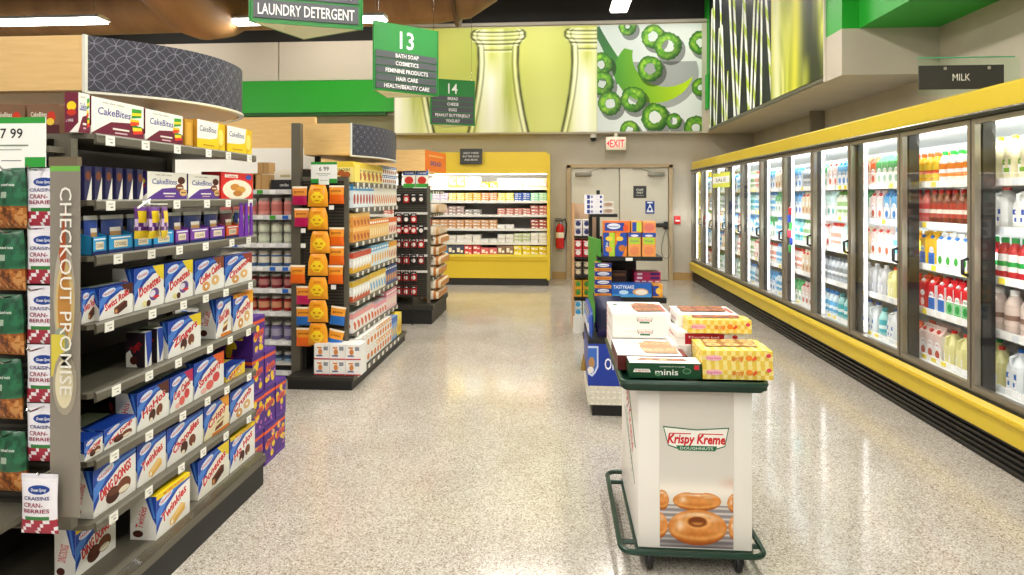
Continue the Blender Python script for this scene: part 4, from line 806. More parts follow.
# ---- shelf price card and promise sign
def price_card(x0, x1, z0, z1, Y, label, big):
    w, h = x1 - x0, z1 - z0; t = thing('price_card', label, 'sign', (x0, Y, z0)); fn = lambda u, v, o: (u * w, -o, v * h)
    mb = MB().box(0, 0, 0, w, .003, h, '#f4f4f0'); mb.art(fn, w, h, [('r', 0, .88, 1, 1, '#2f9a3a'), ('r', 0, 0, 1, .2, '#2f9a3a'), ('r', 0, .2, 1, .22, '#f4f4f0'), ('t', big, .5, .68, .2, '#2a2a2a'), ('r', .2, .42, .75, .45, '#7a8a7a'), ('r', .3, .34, .65, .36, '#9aa79a'), ('r', .3, -.08, .7, .26, '#f4f4f0'), ('r', .35, .12, .65, .14, '#777')], .0006); mb.build('card', t, smooth=False); return t
price_card(fx(-22, 1.92), fx(45.5, 1.92), fz(167, -1.65, 1.92), fz(117, -1.65, 1.92), 1.92, 'white and green price card above the nut bags reading 7.99', '7 99')
MB_ = MB().box(-2.1, 1.925, fz(152, -1.7, 1.93), -1.66, 1.995, fz(146, -1.7, 1.93), SHELF); tag(MB_.build('card_rail', smooth=False), 'grey rail holding the price card at the pegboard top', 'rail')
zt, zb = fz(166, -1.6, 1.9), fz(517, -1.6, 1.9); xa, xb = fx(50, 1.9), fx(80, 1.9); w = xb - xa; h = zt - zb
t = thing('promise_sign', 'tall clear plastic sign reading promise, standing out from the shelving corner', 'sign', (xa, 1.9, zb)); fn = lambda u, v, o: (u * w, -o, v * h)
CG = bpy.data.materials.new('printed_film'); CG.use_nodes = True; _b = CG.node_tree.nodes['Principled BSDF']; _b.inputs['Base Color'].default_value = (*lin('#8f887c'), 1); _b.inputs['Roughness'].default_value = .12; _b.inputs['Alpha'].default_value = .86
mb = MB().box(0, 0, 0, w, .002, h, CG); CR = '#d9d0ba'
els = [('r', 0, .985, 1, 1.0, '#6fb04a'), ('e', .48, .62, .36, .16, '#a9a193'), ('e', .5, .6, .32, .13, '#c9b27a'), ('e', .48, .6, .22, .1, '#b8823e'), ('e', .35, .47, .3, .07, '#8f9a88'), ('r', .05, .4, .5, .52, '#d2c24a'), ('e', .5, .38, .4, .09, '#9d9584'), ('e', .48, .38, .3, .07, '#d9cfae'), ('p', [(.3, .75), (.5, .88), (.55, .74), (.45, .68)], '#b0552e')]
mb.art(fn, w, h, els, .0006)
V, P_, tw = text_mesh('CHECKOUT PROMISE'); sc = h * .59 / tw; sy = w * .40 / .72
vs = []
for x_, y_ in V: vs.append((w * .6 + y_ * sy, -.009, h * .645 - x_ * sc))
mb.add(vs, P_, '#e9e6de'); mb.build('film_panel', t, smooth=False)
MB().box(-.004, .0, h, w * .9, .02, h + .03, M('#6a5c48', .5)).build('bracket', t, smooth=False)
# ================================================================ CANOPIES over the shelving ends
CIRC = circles_mat()
def canopy(xl, y0, y1, xbulge, z0, z1, label, pitch=.075, x_corner=None, xleft=-6):
    """wooden header whose end toward the aisle is a curved printed fascia"""
    t = thing('curved_canopy', label, 'canopy', (0, 0, 0)); xc = x_corner
    pts = []; n = 28
    for i in range(n + 1):
        tt = 2 * i / n - 1; y = y0 + (y1 - y0) * i / n; x = xc + xbulge * (1 - abs(tt) ** 2.3)
        pts.append((x, y))
    MB().box(xleft, y0, z0, xc, y0 + .04, z1, WOOD).build('front_board', t, smooth=False); MB().box(xleft, y1 - .04, z0, pts[-1][0] - .02, y1, z1, WOOD).build('rear_board', t, smooth=False)
    mb = MB(); mb.prism([(xleft, y0 + .041), (pts[0][0], y0 + .041)] + [(p[0] - .022, p[1]) for p in pts if y0 + .05 < p[1] < y1 - .05] + [(xleft, y1 - .041)], z0 - .005, z0 + .02, WOOD); mb.build('soffit_board', t, smooth=False)
    # fascia with metric uv
    me = bpy.data.meshes.new('fascia'); V = []; Fc = []; U = []; s = 0; S_ = [0]
    for i in range(1, n + 1): s += math.hypot(pts[i][0] - pts[i - 1][0], pts[i][1] - pts[i - 1][1]); S_.append(s)
    for (x, y) in pts: V += [(x, y, z0 - .0), (x, y, z1)]
    for i in range(n): Fc.append((2 * i, 2 * i + 2, 2 * i + 3, 2 * i + 1))
    m_ = len(V); V += [(x - .02, y, z) for x, y, z in V]; 
    for i in range(n): Fc.append((m_ + 2 * i, m_ + 2 * i + 1, m_ + 2 * i + 3, m_ + 2 * i + 2)); Fc.append((2 * i + 1, 2 * i + 3, m_ + 2 * i + 3, m_ + 2 * i + 1))
    me.from_pydata(V, [], Fc); me.materials.append(CIRC); uvl = me.uv_layers.new(name='UVMap')
    c45 = .7071 / pitch
    for lp in me.loops:
        vi = lp.vertex_index % m_; q = S_[vi // 2]; z = V[lp.vertex_index][2]; uvl.data[lp.index].uv = ((q + z) * c45, (z - q) * c45)
    o = bpy.data.objects.new('fascia', me); COL.objects.link(o); o.parent = t
    mb = MB(); tr = M('#e3e0d4', .4); mb.box(xc - .0, y0 - .006, z0 - .012, xc + .014, y0 + .015, z1 + .002, tr)
    for i in range(n): (xa, ya), (xb, yb) = pts[i], pts[i + 1]; mb.add([(xa + .008, ya, z0 - .014), (xb + .008, yb, z0 - .014), (xb + .008, yb, z0 - .004), (xa + .008, ya, z0 - .004), (xa - .02, ya, z0 - .014), (xb - .02, yb, z0 - .014)], [(0, 1, 2, 3), (0, 4, 5, 1)], tr)
    mb.build('edge_trim', t, smooth=False); return t
def post(name, x, y, z0, z1, label, w=.05, d=.05, col=None):
    return tag(MB().box(x - w / 2, y - d / 2, z0, x + w / 2, y + d / 2, z1, col or SHELF).build(name, smooth=False), label, 'post')
c1 = canopy(None, 2.6, 3.75, .35, fz(90, -2.1, 2.6), fz(35, -2.1, 2.6), 'maple canopy with dark circle patterned curve over the snack cake shelving', .058, fx(83, 2.6), -4.2)
for i, y in enumerate((2.75, 3.1)): tag(MB().box(-2.125, y - .02, 1.742, -2.095, y + .02, 1.99, SHELFD).build('canopy_support', smooth=False), 'short dark support under the canopy of the snack cake shelving', 'support', 'supports of the snack canopy')
# ================================================================ SECOND SHELVING (candles run, gummy pegboard, end facing the aisle)
Y2 = 4.95; X2 = -1.66
zz = lambda py, Y=5.05, X=-2.4: fz(py, X, Y)
# candle run: white shelves facing the camera
t = thing('candle_shelving', 'white metal shelving run of jar candles facing the camera', 'shelving')
XL, XR = -4.4, fx(294, 5.05)
mb = MB(); mb.box(XL, 5.5, 0, XR, 5.54, zz(148, 5.5), WHITE); mb.box(XL, 5.5, zz(148, 5.5), XR, 5.55, zz(117, 5.5) + .0, WOOD); mb.build('back_panel', t, smooth=False)
mb = MB(); mb.box(XL, 5.08, 0, XR, 5.5, .12, BLACK); mb.box(XL, 5.05, .12, XR, 5.5, .14, M('#dcdad2')); mb.build('base_deck', t, smooth=False)
CS = [371, 341, 312, 289, 267, 243.5, 215.5, 190]; CZ = [zz(p) for p in CS]
for z in CZ: mb = MB().box(XL, 5.07, z - .02, XR, 5.5, z, WHITE); mb.box(XL, 5.05, z - .035, XR, 5.07, z + .005, '#e8e9ea'); [mb.box(x, 5.048, z - .032, x + .05, 5.05, z, R.choice(['#fff', '#ffffff', '#f2f2f2', '#2f6fd0', '#4aa83a']) if R.random() < .5 else '#ffffff') for x in [XR - .1 - .11 * i for i in range(12)]]; mb.build('shelf', t, smooth=False)
def candle(w, h, glass, wax, lab):
    r = w / 2; a = MB().lathe([(r * .85, 0), (r, .008, wax), (r, h * .22, lab), (r, h * .62, wax), (r, h * .74, glass), (r * .8, h * .82)], wax, 14, (0, r)); c = MB().lathe([(r * .85, h * .82), (r * .88, h * .9), (r * .88, h * .97), (r * .5, h)], '#b9b6ae', 14, (0, r)); return [('jar', a), ('lid', c)]
jars = [('navy and grey', '#223048', '#35507a', '#8fa6bd'), ('plum and violet', '#453a5c', '#6f6796', '#a9a4bd'), ('red', '#7a1a20', '#a32428', '#d99a74'), ('deep red', '#561620', '#7d1f2c', '#b77a74'), ('cream and blue', '#d6cdb9', '#4a6a9a', '#ece4d2'), ('pale green', '#d9d8c6', '#cfd6bf', '#e4e8d4'), ('pink', '#e2938c', '#e8a098', '#d87f78')]
for s in range(7):
    nm_, g, wx, lb = jars[s]; Pq = None; w = .095; h = min(CZ[s + 1] - CZ[s] - .065, .15) if s < 6 else .15
    nst = 2 if s == 5 else 1; hh = h if nst == 1 else (CZ[6] - CZ[5] - .06) / 2
    Pq = Proto(lambda g=g, wx=wx, lb=lb, hh=hh, w=w: prod('candle_jar', '', 'candle', candle(w, hh, g, wx, lb)))
    for i in range(6):
        for q in range(nst):
            Pq.put((XR - .075 - i * .112, 5.09, CZ[s] + .001 + q * (hh + .001)), 0, '%s candle jar on the %s white shelf' % (nm_, ['lowest', 'second', 'third', 'fourth', 'fifth', 'sixth', 'seventh'][s]), '%s candle jars on one white shelf' % nm_)
for i, x in enumerate((XR - .12, XR - .24)):
    tag(MB().lathe([(.045, 0), (.048, .01), (.048, .13), (.04, .14)], '#26262a', 16).build('candle_jar', loc=(x + .05, 5.15, CZ[6] + .0) if 0 else (XR - .02 - .0 * i, 5.2, CZ[7] + .001) if 0 else (x, 5.3, CZ[6] + .001)), 'black candle jar set back on the seventh white shelf', 'candle', 'black candle jars set back')
for i, (x, z, s_) in enumerate(((fx(264, 5.2), 0, .14), (fx(266, 5.2), .14, .1), (fx(250, 5.2), 0, .15))):
    carton('brown_box', s_, .12, s_ * .95, '#b8905c', [('r', .45, 0, .55, 1, '#a37c4a')], None, None, 'plain brown cardboard box %s on top of the candle shelves' % ['at the bottom', 'stacked on another', 'beside the stack'][i], 'box', None, (x + .0, 5.15, CZ[7] + .002 + z), 0)
bx0, bx1 = fx(271, 5.1), fx(293, 5.1); carton('display_box', bx1 - bx0, .25, .085, '#2c2c30', [('t', 'candles', .6, .5, .3, '#e6e4de', {'fit': .4})], [('r', 0, 0, 1, 1, '#26262a')], None, 'black display box topped with cream packs on the highest white shelf', 'box', None, ((bx0 + bx1) / 2, 5.1, CZ[7] + .002))
for i in range(3):
    carton('cream_pack', (bx1 - bx0) * .9, .07, .07, '#efe9d8', [('r', .3, .3, .8, .6, '#c9b98c')], None, [('r', .3, .2, .8, .6, '#d9cdb0')], 'cream pack lying in the black display box', 'pack', 'cream packs in the black display box', ((bx0 + bx1) / 2 + .01, 5.12 + i * .075, CZ[7] + .088 + .012 * i))
post('shelving_post', fx(298, 5.0), 4.985, 0, zz(124, 5.0), 'tall grey brown post between the candles and the gummy pegboard', .075, .06)
# end shelving 2
t = thing('end_shelving', 'dark shelving end with orange gummy bags on its side pegboard', 'shelving')
xa, xb = fx(302, 4.96), fx(345, 4.96); zt2 = fz(181, X2, 5.0)
ET2 = [fz(p, X2, 5.0) for p in (370, 334, 303, 274, 243, 208, 182)]; L2a, L2b = 4.98, fy(398, X2)
mb = MB(); pegboard(mb, xa, xb, 4.98, .36, zt2 + .02); mb.box(xb - .01, 4.965, .3, xb + .025, 4.995, zt2 + .03, SHELF); mb.box(xa, 4.97, zt2, xb + .02, 4.99, zt2 + .035, SHELF); mb.build('side_pegboard', t, smooth=False)
mb = MB(); mb.box(xa - .02, 5.0, 0, xa + .02, L2b, zt2 + .1, SHELFD); mb.build('back_panel', t, smooth=False)
mb = MB(); mb.box(xa - .05, 4.80, 0, X2 + .05, L2b + .1, ET2[0] - .03, BLACK); mb.box(xa - .05, 4.79, ET2[0] - .03, X2 + .06, L2b + .1, ET2[0] - .002, M('#2a2822', .5)); mb.box(X2 + .06, 4.8, ET2[0] - .035, X2 + .066, L2b + .1, ET2[0] + .003, SHELF); [mb.box(X2 + .066, 4.9 + i * .14, ET2[0] - .033, X2 + .068, 4.95 + i * .14, ET2[0], '#f0eee6') for i in range(10)]; mb.build('base_deck', t, smooth=False)
for z in ET2[1:]: shelf_mesh(X2, .42, L2a + .02, L2b, z, tags=9).build('shelf', t, smooth=False)
# products facing the aisle
def generic(w, d, h, base, acc, acc2, kind, word=None):
    els = [('r', 0, .72, 1, 1, acc)]
    if kind == 0: els += [('e', .5, .36, .34, .22, acc2), ('r', .15, .8, .85, .9, '#ffffff')]
    if kind == 1: els += [('e', .5, .5, .4, .14, '#ffffff'), ('p', [(0, 0), (1, 0), (1, .3), (0, .15)], acc2)]
    if kind == 2: els += [('e', .6, .3, .28, .2, acc2, .5), ('e', .35, .45, .2, .12, acc2, .5)]
    if word: els.append(('t', word, .5, .6 if kind != 1 else .5, .12, acc if kind == 1 else '#333333', {'fit': .7}))
    mb = MB().box(-w / 2, 0, 0, w / 2, d, h, base); fn, W, H = boxface('front', w, d, h); mb.art(fn, W, H, els); fn, W, H = boxface('left', w, d, h); mb.art(fn, W, H, els); return mb
ROWS2 = [  # shelf, count, height, stacked, name, base, acc, acc2, kind, words
 (6, 0, 5, .17, 1, 'cracker_box', '#f3e08a', '#e8c93a', '#b8602a', 2, 'CRACKERS', 'yellow cracker box'), (6, .62, 5, .09, 2, 'soup_cup', '#e9eef4', '#3a63b0', '#b86a3a', 0, None, 'white and blue carton'),
 (5, 0, 5, .2, 1, 'cereal_box', '#e6eef4', '#4a9ad2', '#b04a3a', 0, None, 'pale blue cereal box'), (5, .42, 8, .2, 1, 'cereal_box', '#f3efe6', '#e9e4da', '#d9813a', 2, None, 'white and orange box'),
 (4, 0, 3, .12, 2, 'snack_box', '#e8a04a', '#f0c070', '#b85a1f', 2, None, 'orange snack box'), (4, .33, 6, .17, 1, 'snack_box', '#f0c27a', '#e88a3a', '#f6dfb0', 0, None, 'amber snack box'), (4, .78, 3, .17, 1, 'snack_box', '#f3ded0', '#e0662a', '#c8402a', 2, None, 'pale orange box'),
 (3, 0, 4, .17, 1, 'tube_box', '#eeeae6', '#c8503a', '#e8b23a', 1, None, 'white box with red top'), (3, .36, 5, .185, 1, 'snack_box', '#dfeaf2', '#6ab0dc', '#e8b25a', 0, None, 'light blue box'), (3, .78, 3, .18, 1, 'snack_box', '#f2e6d4', '#e8a53a', '#b8602a', 2, None, 'cream and orange box'),
 (2, 0, 4, .17, 1, 'tube_box', '#eceae6', '#d9b23a', '#c05a3a', 1, None, 'white box with yellow top'), (2, .33, 4, .18, 1, 'snack_box', '#f1ead8', '#e6c04a', '#7ab0d8', 2, None, 'cream and yellow box'), (2, .7, 4, .18, 1, 'snack_box', '#4a5f9a', '#2a4a8a', '#e6a24a', 0, None, 'blue snack box'),
 (1, 0, 4, .16, 1, 'cake_box', '#f3eeea', '#e9a0a0', '#d9622a', 2, None, 'white box with pink top'), (1, .42, 3, .13, 1, 'cake_box', '#f1e3e4', '#e89aa8', '#d9722a', 2, None, 'pink and white box'), (1, .72, 4, .19, 1, 'cake_box', '#eec0c8', '#e28a98', '#f0e6d0', 0, None, 'pink box'),
 (0, 0, 3, .125, 2, 'cake_box', '#f3efea', '#e9e2da', '#e08030', 0, None, 'white box with orange picture'), (0, .36, 4, .125, 2, 'cake_box', '#f1ece4', '#e9a24a', '#e07a2a', 0, None, 'white and orange box'), (0, .72, 2, .22, 1, 'cereal_box', '#8aa8d0', '#3f6fc0', '#f0c84a', 2, None, 'tall blue and yellow box'), (0, .88, 2, .22, 1, 'cereal_box', '#f0d24a', '#f4dc6a', '#c07a2a', 2, None, 'tall yellow box')]
sn = ['floor deck', 'second', 'third', 'fourth', 'fifth', 'sixth', 'top']
LL = L2b - L2a - .04
for k, (s, st, n, h, stk, name, base, acc, acc2, kind, word, words) in enumerate(ROWS2):
    n = math.ceil(n * 1.35)
    nxt = [r[1] for r in ROWS2 if r[0] == s and r[1] > st]; en = min(nxt) if nxt else 1.0; w = (en - st) * LL / n - .004
    pr = Proto(lambda: tag(generic(w, .16, h, base, acc, acc2, kind, word).build(name, smooth=False), '', 'box'))
    for i in range(n):
        for q in range(stk):
            pr.put((X2 + (.04 if s == 0 else -.012), L2a + .03 + st * LL + (i + .5) * (w + .004), ET2[s] + .001 + q * (h + .001)), RZ, '%s, %s of the gummy bag end, aisle side' % (words, sn[s] if s == 0 else sn[s] + ' shelf'), '%s row on the %s shelf' % (words, sn[s]))
# boxes facing camera: top shelf yellow cartons, floor deck white boxes
for i in range(3):
    carton('cracker_box', .075, .14, .15, '#f2dc6e', [('r', 0, .75, 1, 1, '#ecd04a'), ('r', .2, .2, .8, .6, '#f7eab0'), ('t', 'CRACKERS', .5, .85, .1, '#b8502a', {'fit': .7})], None, None, 'yellow cracker carton facing the camera beside the price card', 'box', 'yellow cartons facing the camera', (fx(334, 5.0) + .08 * i - .03, 5.02, ET2[6] + .001))
pr = Proto(lambda: tag((lambda mb: mb)(generic(.125, .15, .12, '#f1efec', '#f6f4f0', '#d98a4a', 2)).build('cake_box', smooth=False), '', 'box'))
mbx = None
for i in range(3):
    for q in range(2):
        o = carton('cake_box', .125, .15, .122, '#f1efec', [('r', 0, 0, 1, .08, '#c02a3a'), ('e', .4, .5, .14, .2, '#d98a4a'), ('r', .2, .72, .5, .82, '#d9822a'), ('r', .62, .6, .9, .85, '#8a8f98'), ('r', .15, .2, .55, .3, '#5a6a9a')], None, None, 'white cake box with red base line, %s of the %s tier at the shelving corner' % (['first', 'middle', 'last'][i], ['lower', 'upper'][q]), 'box', None, (fx(319, 4.86) + i * .128 + .03, 4.84, ET2[0] + .001 + q * .124))
# gummy bags
zc = lambda py: fz(py, -1.95, 4.9)
def gum(u, v):
    if (u - .5) ** 2 * 5 + (v - .42) ** 2 * 9 < .55: return '#fbd82a'
    return '#f5a41c'
GE = [('t', 'gummy', .5, .8, .1, '#c24a10', {'fit': .4}), ('e', .36, .45, .07, .05, '#e08a10'), ('e', .64, .45, .07, .05, '#e08a10'), ('p', [(.35, .3), (.65, .3), (.58, .24), (.42, .24)], '#e08a10')]
gp = Proto(lambda: tag(pouch_mb(.17, .178, .05, gum, 12, 12, crimp='#f09a20', neck=.3, els=GE).build('gummy_bag'), '', 'candy bag'))
for k, py in enumerate((185, 208, 231.5, 254, 277.5, 300.5, 323.5)):
    zt = zc(py) + .0; gp.put((fx([318, 318, 320, 318, 318, 318, 318][k], 4.9), 4.90, zt - .175), 0, 'big orange gummy bag, %s in the middle column of the pegboard' % ['topmost', 'second', 'third', 'fourth', 'fifth', 'sixth', 'lowest'][k])
def small(c1, c2): return lambda u, v: (c2 if v < .5 else c1) if v < .88 else '#f6e3c8'
smp = {}
def smallbag(px, py, cc, desc, tilt=0):
    if cc not in smp: smp[cc] = Proto(lambda: tag(pouch_mb(.125, .15, .03, small(*cc), 8, 10, crimp='#f2e2c8', els=[('t', 'gummies', .5, .72, .12, '#8a2a1a', {'fit': .7})]).build('candy_bag'), '', 'candy bag'))
    o = smp[cc].put((fx(px, 4.9), 4.915, zc(py) - .145), 0, desc); o.rotation_euler = (0, tilt, 0)
OO = ('#f09a2a', '#ef6a14'); OP = ('#f09a3a', '#c21a5a'); OB = ('#f0a030', '#1f6fc8')
ws = ['topmost', 'second', 'third', 'fourth', 'fifth', 'lowest']
for k, (px, py, cc, ds) in enumerate(((299, 187, OP, 'orange and magenta candy bag topmost at the post'), (301, 209, OP, 'orange and magenta candy bag second from the top at the post'), (297, 266, OO, 'orange candy bag hanging over the post'), (303, 287, OP, 'orange and magenta candy bag lower on the pegboard'), (303, 308, OB, 'orange and blue candy bag at the post above the lowest one'), (303, 329, OO, 'orange candy bag lowest at the post'), (336, 186, OO, 'orange candy bag topmost beside the aisle edge'), (336, 228, OO, 'orange candy bag second beside the aisle edge'), (336, 247, OO, 'orange candy bag third beside the aisle edge'), (335, 266, OO, 'orange candy bag fourth beside the aisle edge'), (336, 307, OB, 'orange and blue candy bag beside the aisle edge'), (333, 330, OB, 'tilted orange and blue candy bag lowest beside the aisle edge'))):
    smallbag(px, py, cc, ds, .2 if k == 11 else (.12 if k == 10 else 0))
hk = MB().tube([(0, .04, 0), (0, -.04, 0), (0, -.05, .01)], .004, CHROME, 5).box(-.02, -.058, -.005, .02, -.055, .03, WHITE)
hp = Proto(lambda: tag(hk.build('peg_hook'), '', 'hook'))
for px, py in ((334, 209), (306, 232), (306, 247), (336, 288)): hp.put((fx(px, 4.93), 4.93, zc(py)), 0, 'peg hook with white tag on the gummy pegboard', 'hooks on the gummy pegboard')
price_card(fx(311, 4.9), fx(337, 4.9), fz(183, -1.9, 4.9), fz(162, -1.9, 4.9), 4.9, 'white and green price card above the orange gummy bags', '6 99')
z0c, z1c = fz(155, -1.75, 5.2), fz(124, -1.75, 5.2)
canopy(None, 5.15, 6.4, .19, z0c, z1c, 'maple canopy with dark patterned curve over the gummy bag end', .058, fx(350, 5.15), fx(304, 5.15))
for i, (x, y) in enumerate(((xa, 5.3), (xa, 6.1))): tag(MB().box(x - .02, y - .02, zt2 + .1, x + .02, y + .02, z0c + .0, SHELFD).build('canopy_support', smooth=False), 'dark support under the second canopy', 'support', 'supports of the second canopy')
# ================================================================ THIRD SHELVING
Y3 = 7.5; X3 = -1.52
t = thing('end_shelving', 'black shelving end with bread on its aisle side, before the dairy case', 'shelving')
xa3, xb3 = fx(394, Y3), fx(428, Y3); z3 = lambda py, x=-1.6, y=7.5: fz(py, x, y); L3b = fy(444, X3)
mb = MB(); pegboard(mb, xa3, xb3, Y3, .3, z3(188)); mb.box(xb3 - .01, Y3 - .02, .2, xb3 + .03, Y3 + .01, z3(186), SHELF); mb.build('side_pegboard', t, smooth=False)
mb = MB(); mb.box(xa3, Y3 + .02, 0, xa3 + .04, L3b, z3(185), SHELFD); mb.build('back_panel', t, smooth=False)
mb = MB(); mb.box(xa3, Y3 - .13, 0, X3 + .03, L3b + .02, z3(308), BLACK); mb.box(xa3, Y3 - .15, z3(308), X3 + .05, L3b + .03, z3(303), M('#2a2822', .5)); mb.build('base_deck', t, smooth=False)
TZ = [z3(p) for p in (302, 278, 257, 237, 214, 191)]
for z in TZ[1:]: shelf_mesh(X3, .4, Y3 + .02, L3b, z, tags=5).build('shelf', t, smooth=False)
mb = MB(); mb.box(xa3, Y3 - .005, z3(280), xa3 + .02, Y3 + .02, z3(188), '#111111'); mb.box(xa3 - .02, Y3 - .35, z3(282), xa3 + .02 + .16, Y3 - .33, z3(252), M('#222', .5)) if 0 else None; mb.build('side_strip', t, smooth=False)
def loaf(c1, c2, L=.26, r=.06):
    mb = MB(); pr_ = []
    for i in range(9):
        a = i / 8; pr_.append((r * (.35 + .65 * math.sin(PI * (.08 + .84 * a)) ** .5), a * L, [c1, c2, c1, c1, '#f0e4d0', '#f0e4d0', c1, c2][min(i, 7)]))
    mb.lathe(pr_, c1, 12, (0, r), .25, 'y'); mb.v = [(x, y, z) for x, y, z in mb.v]; return mb
bp = [Proto(lambda: tag(loaf('#c47a35', '#e6d3b4').build('bread_loaf'), '', 'bread')), Proto(lambda: tag(loaf('#e3cdb0', '#d0a068').build('bread_loaf'), '', 'bread'))]
for s in range(5):
    n = 7
    for i in range(n):
        for q in range(2 if s < 3 else 1):
            bp[0 if s < 3 else 1].put((X3 - .19 + .02 * q, Y3 + .14 + (i + .5 * q) * (L3b - Y3 - .25) / n, TZ[s] + .004 + q * .13), -RZ, '%s bagged bread loaf on the %s bread shelf' % (['golden', 'pale'][0 if s < 3 else 1], ['lowest', 'second', 'third', 'fourth', 'fifth'][s]), '%s bread loaves' % ['lowest shelf', 'second shelf', 'third shelf', 'fourth shelf', 'fifth shelf'][s])
# red and black packs on its pegboard
rp = {c: Proto(lambda c=c: tag((lambda m_: m_.art(lambda u, v, o: (-.035 + .07 * u, -.012 - o, .115 * v), .07, .115, [('r', 0, .7, 1, 1, '#1a1a1c'), ('e', .5, .35, .35, .22, '#e6ddd4'), ('r', .2, .78, .8, .86, '#e6e2da')]))(MB().box(-.035, -.012, 0, .035, .012, .115, c, .004)).build('snack_pack'), '', 'pack')) for c in ('#c02228', '#2a2326', '#8f1f24')}
for r_, py in enumerate((201, 221, 232, 246, 262, 279, 293)):
    for i in range(4):
        if R.random() < .12: continue
        c = R.choice(['#c02228', '#c02228', '#2a2326', '#8f1f24']); rp[c].put((xa3 + .07 + i * .092, Y3 - .03, z3(py) - .02), 0, '%s hanging pack on the black pegboard beyond the gummy bags, %s row' % ({'#c02228': 'red', '#2a2326': 'black', '#8f1f24': 'dark red'}[c], ORD[r_]), '%s packs, pegboard row %d' % ({'#c02228': 'red', '#2a2326': 'black', '#8f1f24': 'dark red'}[c], r_ + 1))
for r_ in range(5):
    tag(MB().box(xa3 + .02, Y3 - .035, 0, xb3, Y3 - .03, .028, '#d8d6d0').build('price_strip', loc=(0, 0, z3((212, 227, 239, 254, 270)[r_]) - .03), smooth=False), 'pale price strip across the black pegboard', 'price strip', 'price strips on the black pegboard')
t = thing('wire_rack', 'black wire side rack standing before the bread shelving', 'rack', (fx(393, 7.3), 7.3, .35)); mb = MB()
for i in range(9): mb.tube([(.03 * i, 0, 0), (.03 * i, 0, .72)], .004, BLACK, 4)
for z in (0, .24, .48, .72): mb.tube([(0, 0, z), (.24, 0, z)], .006, BLACK, 4)
mb.build('wire_panel', t); MB().tube([(0, 0, 0), (0, 0, -.35)], .008, BLACK, 5).tube([(.24, 0, 0), (.24, 0, -.35)], .008, BLACK, 5).build('legs', t)
for i, px in enumerate((409, 422)):
    carton('cereal_box', .15, .06, fz(170, -1.6, 7.5) - z3(188), '#ece8dc', [('r', 0, .7, 1, 1, '#2a5ab0'), ('e', .5, .4, .36, .22, '#c8342a'), ('r', 0, 0, 1, .22, '#3f9a3a'), ('t', 'Cereal', .5, .83, .12, '#fff', {'fit': .7})], None, None, 'green and red picture box standing on the third shelving, %s' % ['away from the aisle', 'at the aisle corner'][i], 'box', None, (fx(px, 7.5), 7.5, z3(188) + .005))
t = thing('square_canopy', 'plain maple canopy with an orange sign over the bread end', 'canopy'); MB().box(-6, 7.45, fz(171, -1.7, 7.5), fx(425, 7.45), 7.5, fz(150, -1.7, 7.5), WOOD).build('wood_face', t, smooth=False)
xo0, xo1 = fx(425, 7.45), fx(446, 8.2); zo0, zo1 = fz(171, -1.6, 7.5), fz(150, -1.6, 7.5)
mb = MB(); dl = math.hypot(xo1 - xo0, .75); ux, uy = (xo1 - xo0) / dl, .75 / dl
fn = lambda u, v, o: (xo0 + ux * dl * u + uy * o, 7.45 + uy * dl * u - ux * o, zo0 + (zo1 - zo0) * v)
mb.add([fn(0, 0, 0), fn(1, 0, 0), fn(1, 1, 0), fn(0, 1, 0), fn(0, 0, -.02), fn(1, 0, -.02), fn(1, 1, -.02), fn(0, 1, -.02)], [(0, 1, 2, 3), (4, 5, 6, 7), (0, 1, 5, 4), (3, 2, 6, 7), (1, 2, 6, 5)], '#f07a1c'); mb.art(fn, dl, zo1 - zo0, [('t', 'BREAD', .5, .4, .22, '#2a4a9a', {'fit': .5}), ('r', .15, .72, .85, .8, '#f6b46a')], .002); mb.build('orange_sign', t, smooth=False)
MB().box(-6, 7.5, zo0, -1.75, 8.6, zo0 + .02, WOOD).box(-6, 8.58, zo0, -1.7, 8.62, zo1, WOOD).build('soffit_board', t, smooth=False)
tag(MB().box(xa3, 7.7, z3(185), xa3 + .04, 7.74, zo0, SHELFD).build('canopy_support', smooth=False), 'dark support under the plain maple canopy', 'support')
# ================================================================ BACK DAIRY CASE
YD = 10.7; xd1 = fx(547, YD); xd0 = -3.6; dz = lambda py: fz(py, -1, YD)
t = thing('dairy_case', 'open yellow refrigerated wall case with stacked cheese and egg packs', 'refrigerated case')
mb = MB(); mb.box(xd0, BY - .12, .1, xd1, BY - .06, dz(165), M('#b9b6b2')); mb.box(xd0, YD + .1, .1, xd1, BY - .1, dz(256), M('#d9d7d2')); mb.build('back_liner', t, smooth=False)
mb = MB(); YELC = M('#e9c832', .4); mb.box(xd0, YD, dz(173), xd1, YD + .35, dz(152), YELC); mb.box(xd0, YD + .35, dz(158), xd1, BY - .06, dz(153), M('#b9a020')); mb.build('canopy_head', t, smooth=False)
mb = MB(); mb.box(xd0, YD - .03, dz(278), xd1, YD + .1, dz(255.5), YELC); mb.box(xd0, YD - .04, dz(261), xd1, YD - .03, dz(259.5), '#d8b61e'); mb.box(xd0, YD - .045, dz(257), xd1, YD + .02, dz(254.5), '#f4dc4a'); mb.build('bumper', t, smooth=False)
MB().box(xd0, YD, 0, xd1 + .02, YD + .3, dz(278), M('#2b2a28')).build('kick_panel', t, smooth=False)
MB().box(xd1, YD - .04, .1, xd1 + .05, BY - .01, dz(154), YELC).build('side_panel', t, smooth=False)
MB().box(xd0, YD + .36, dz(174), xd1, YD + .42, dz(171.5), emis('case_tube', '#ffffff', 2.5)).build('case_lamp', t, smooth=False)
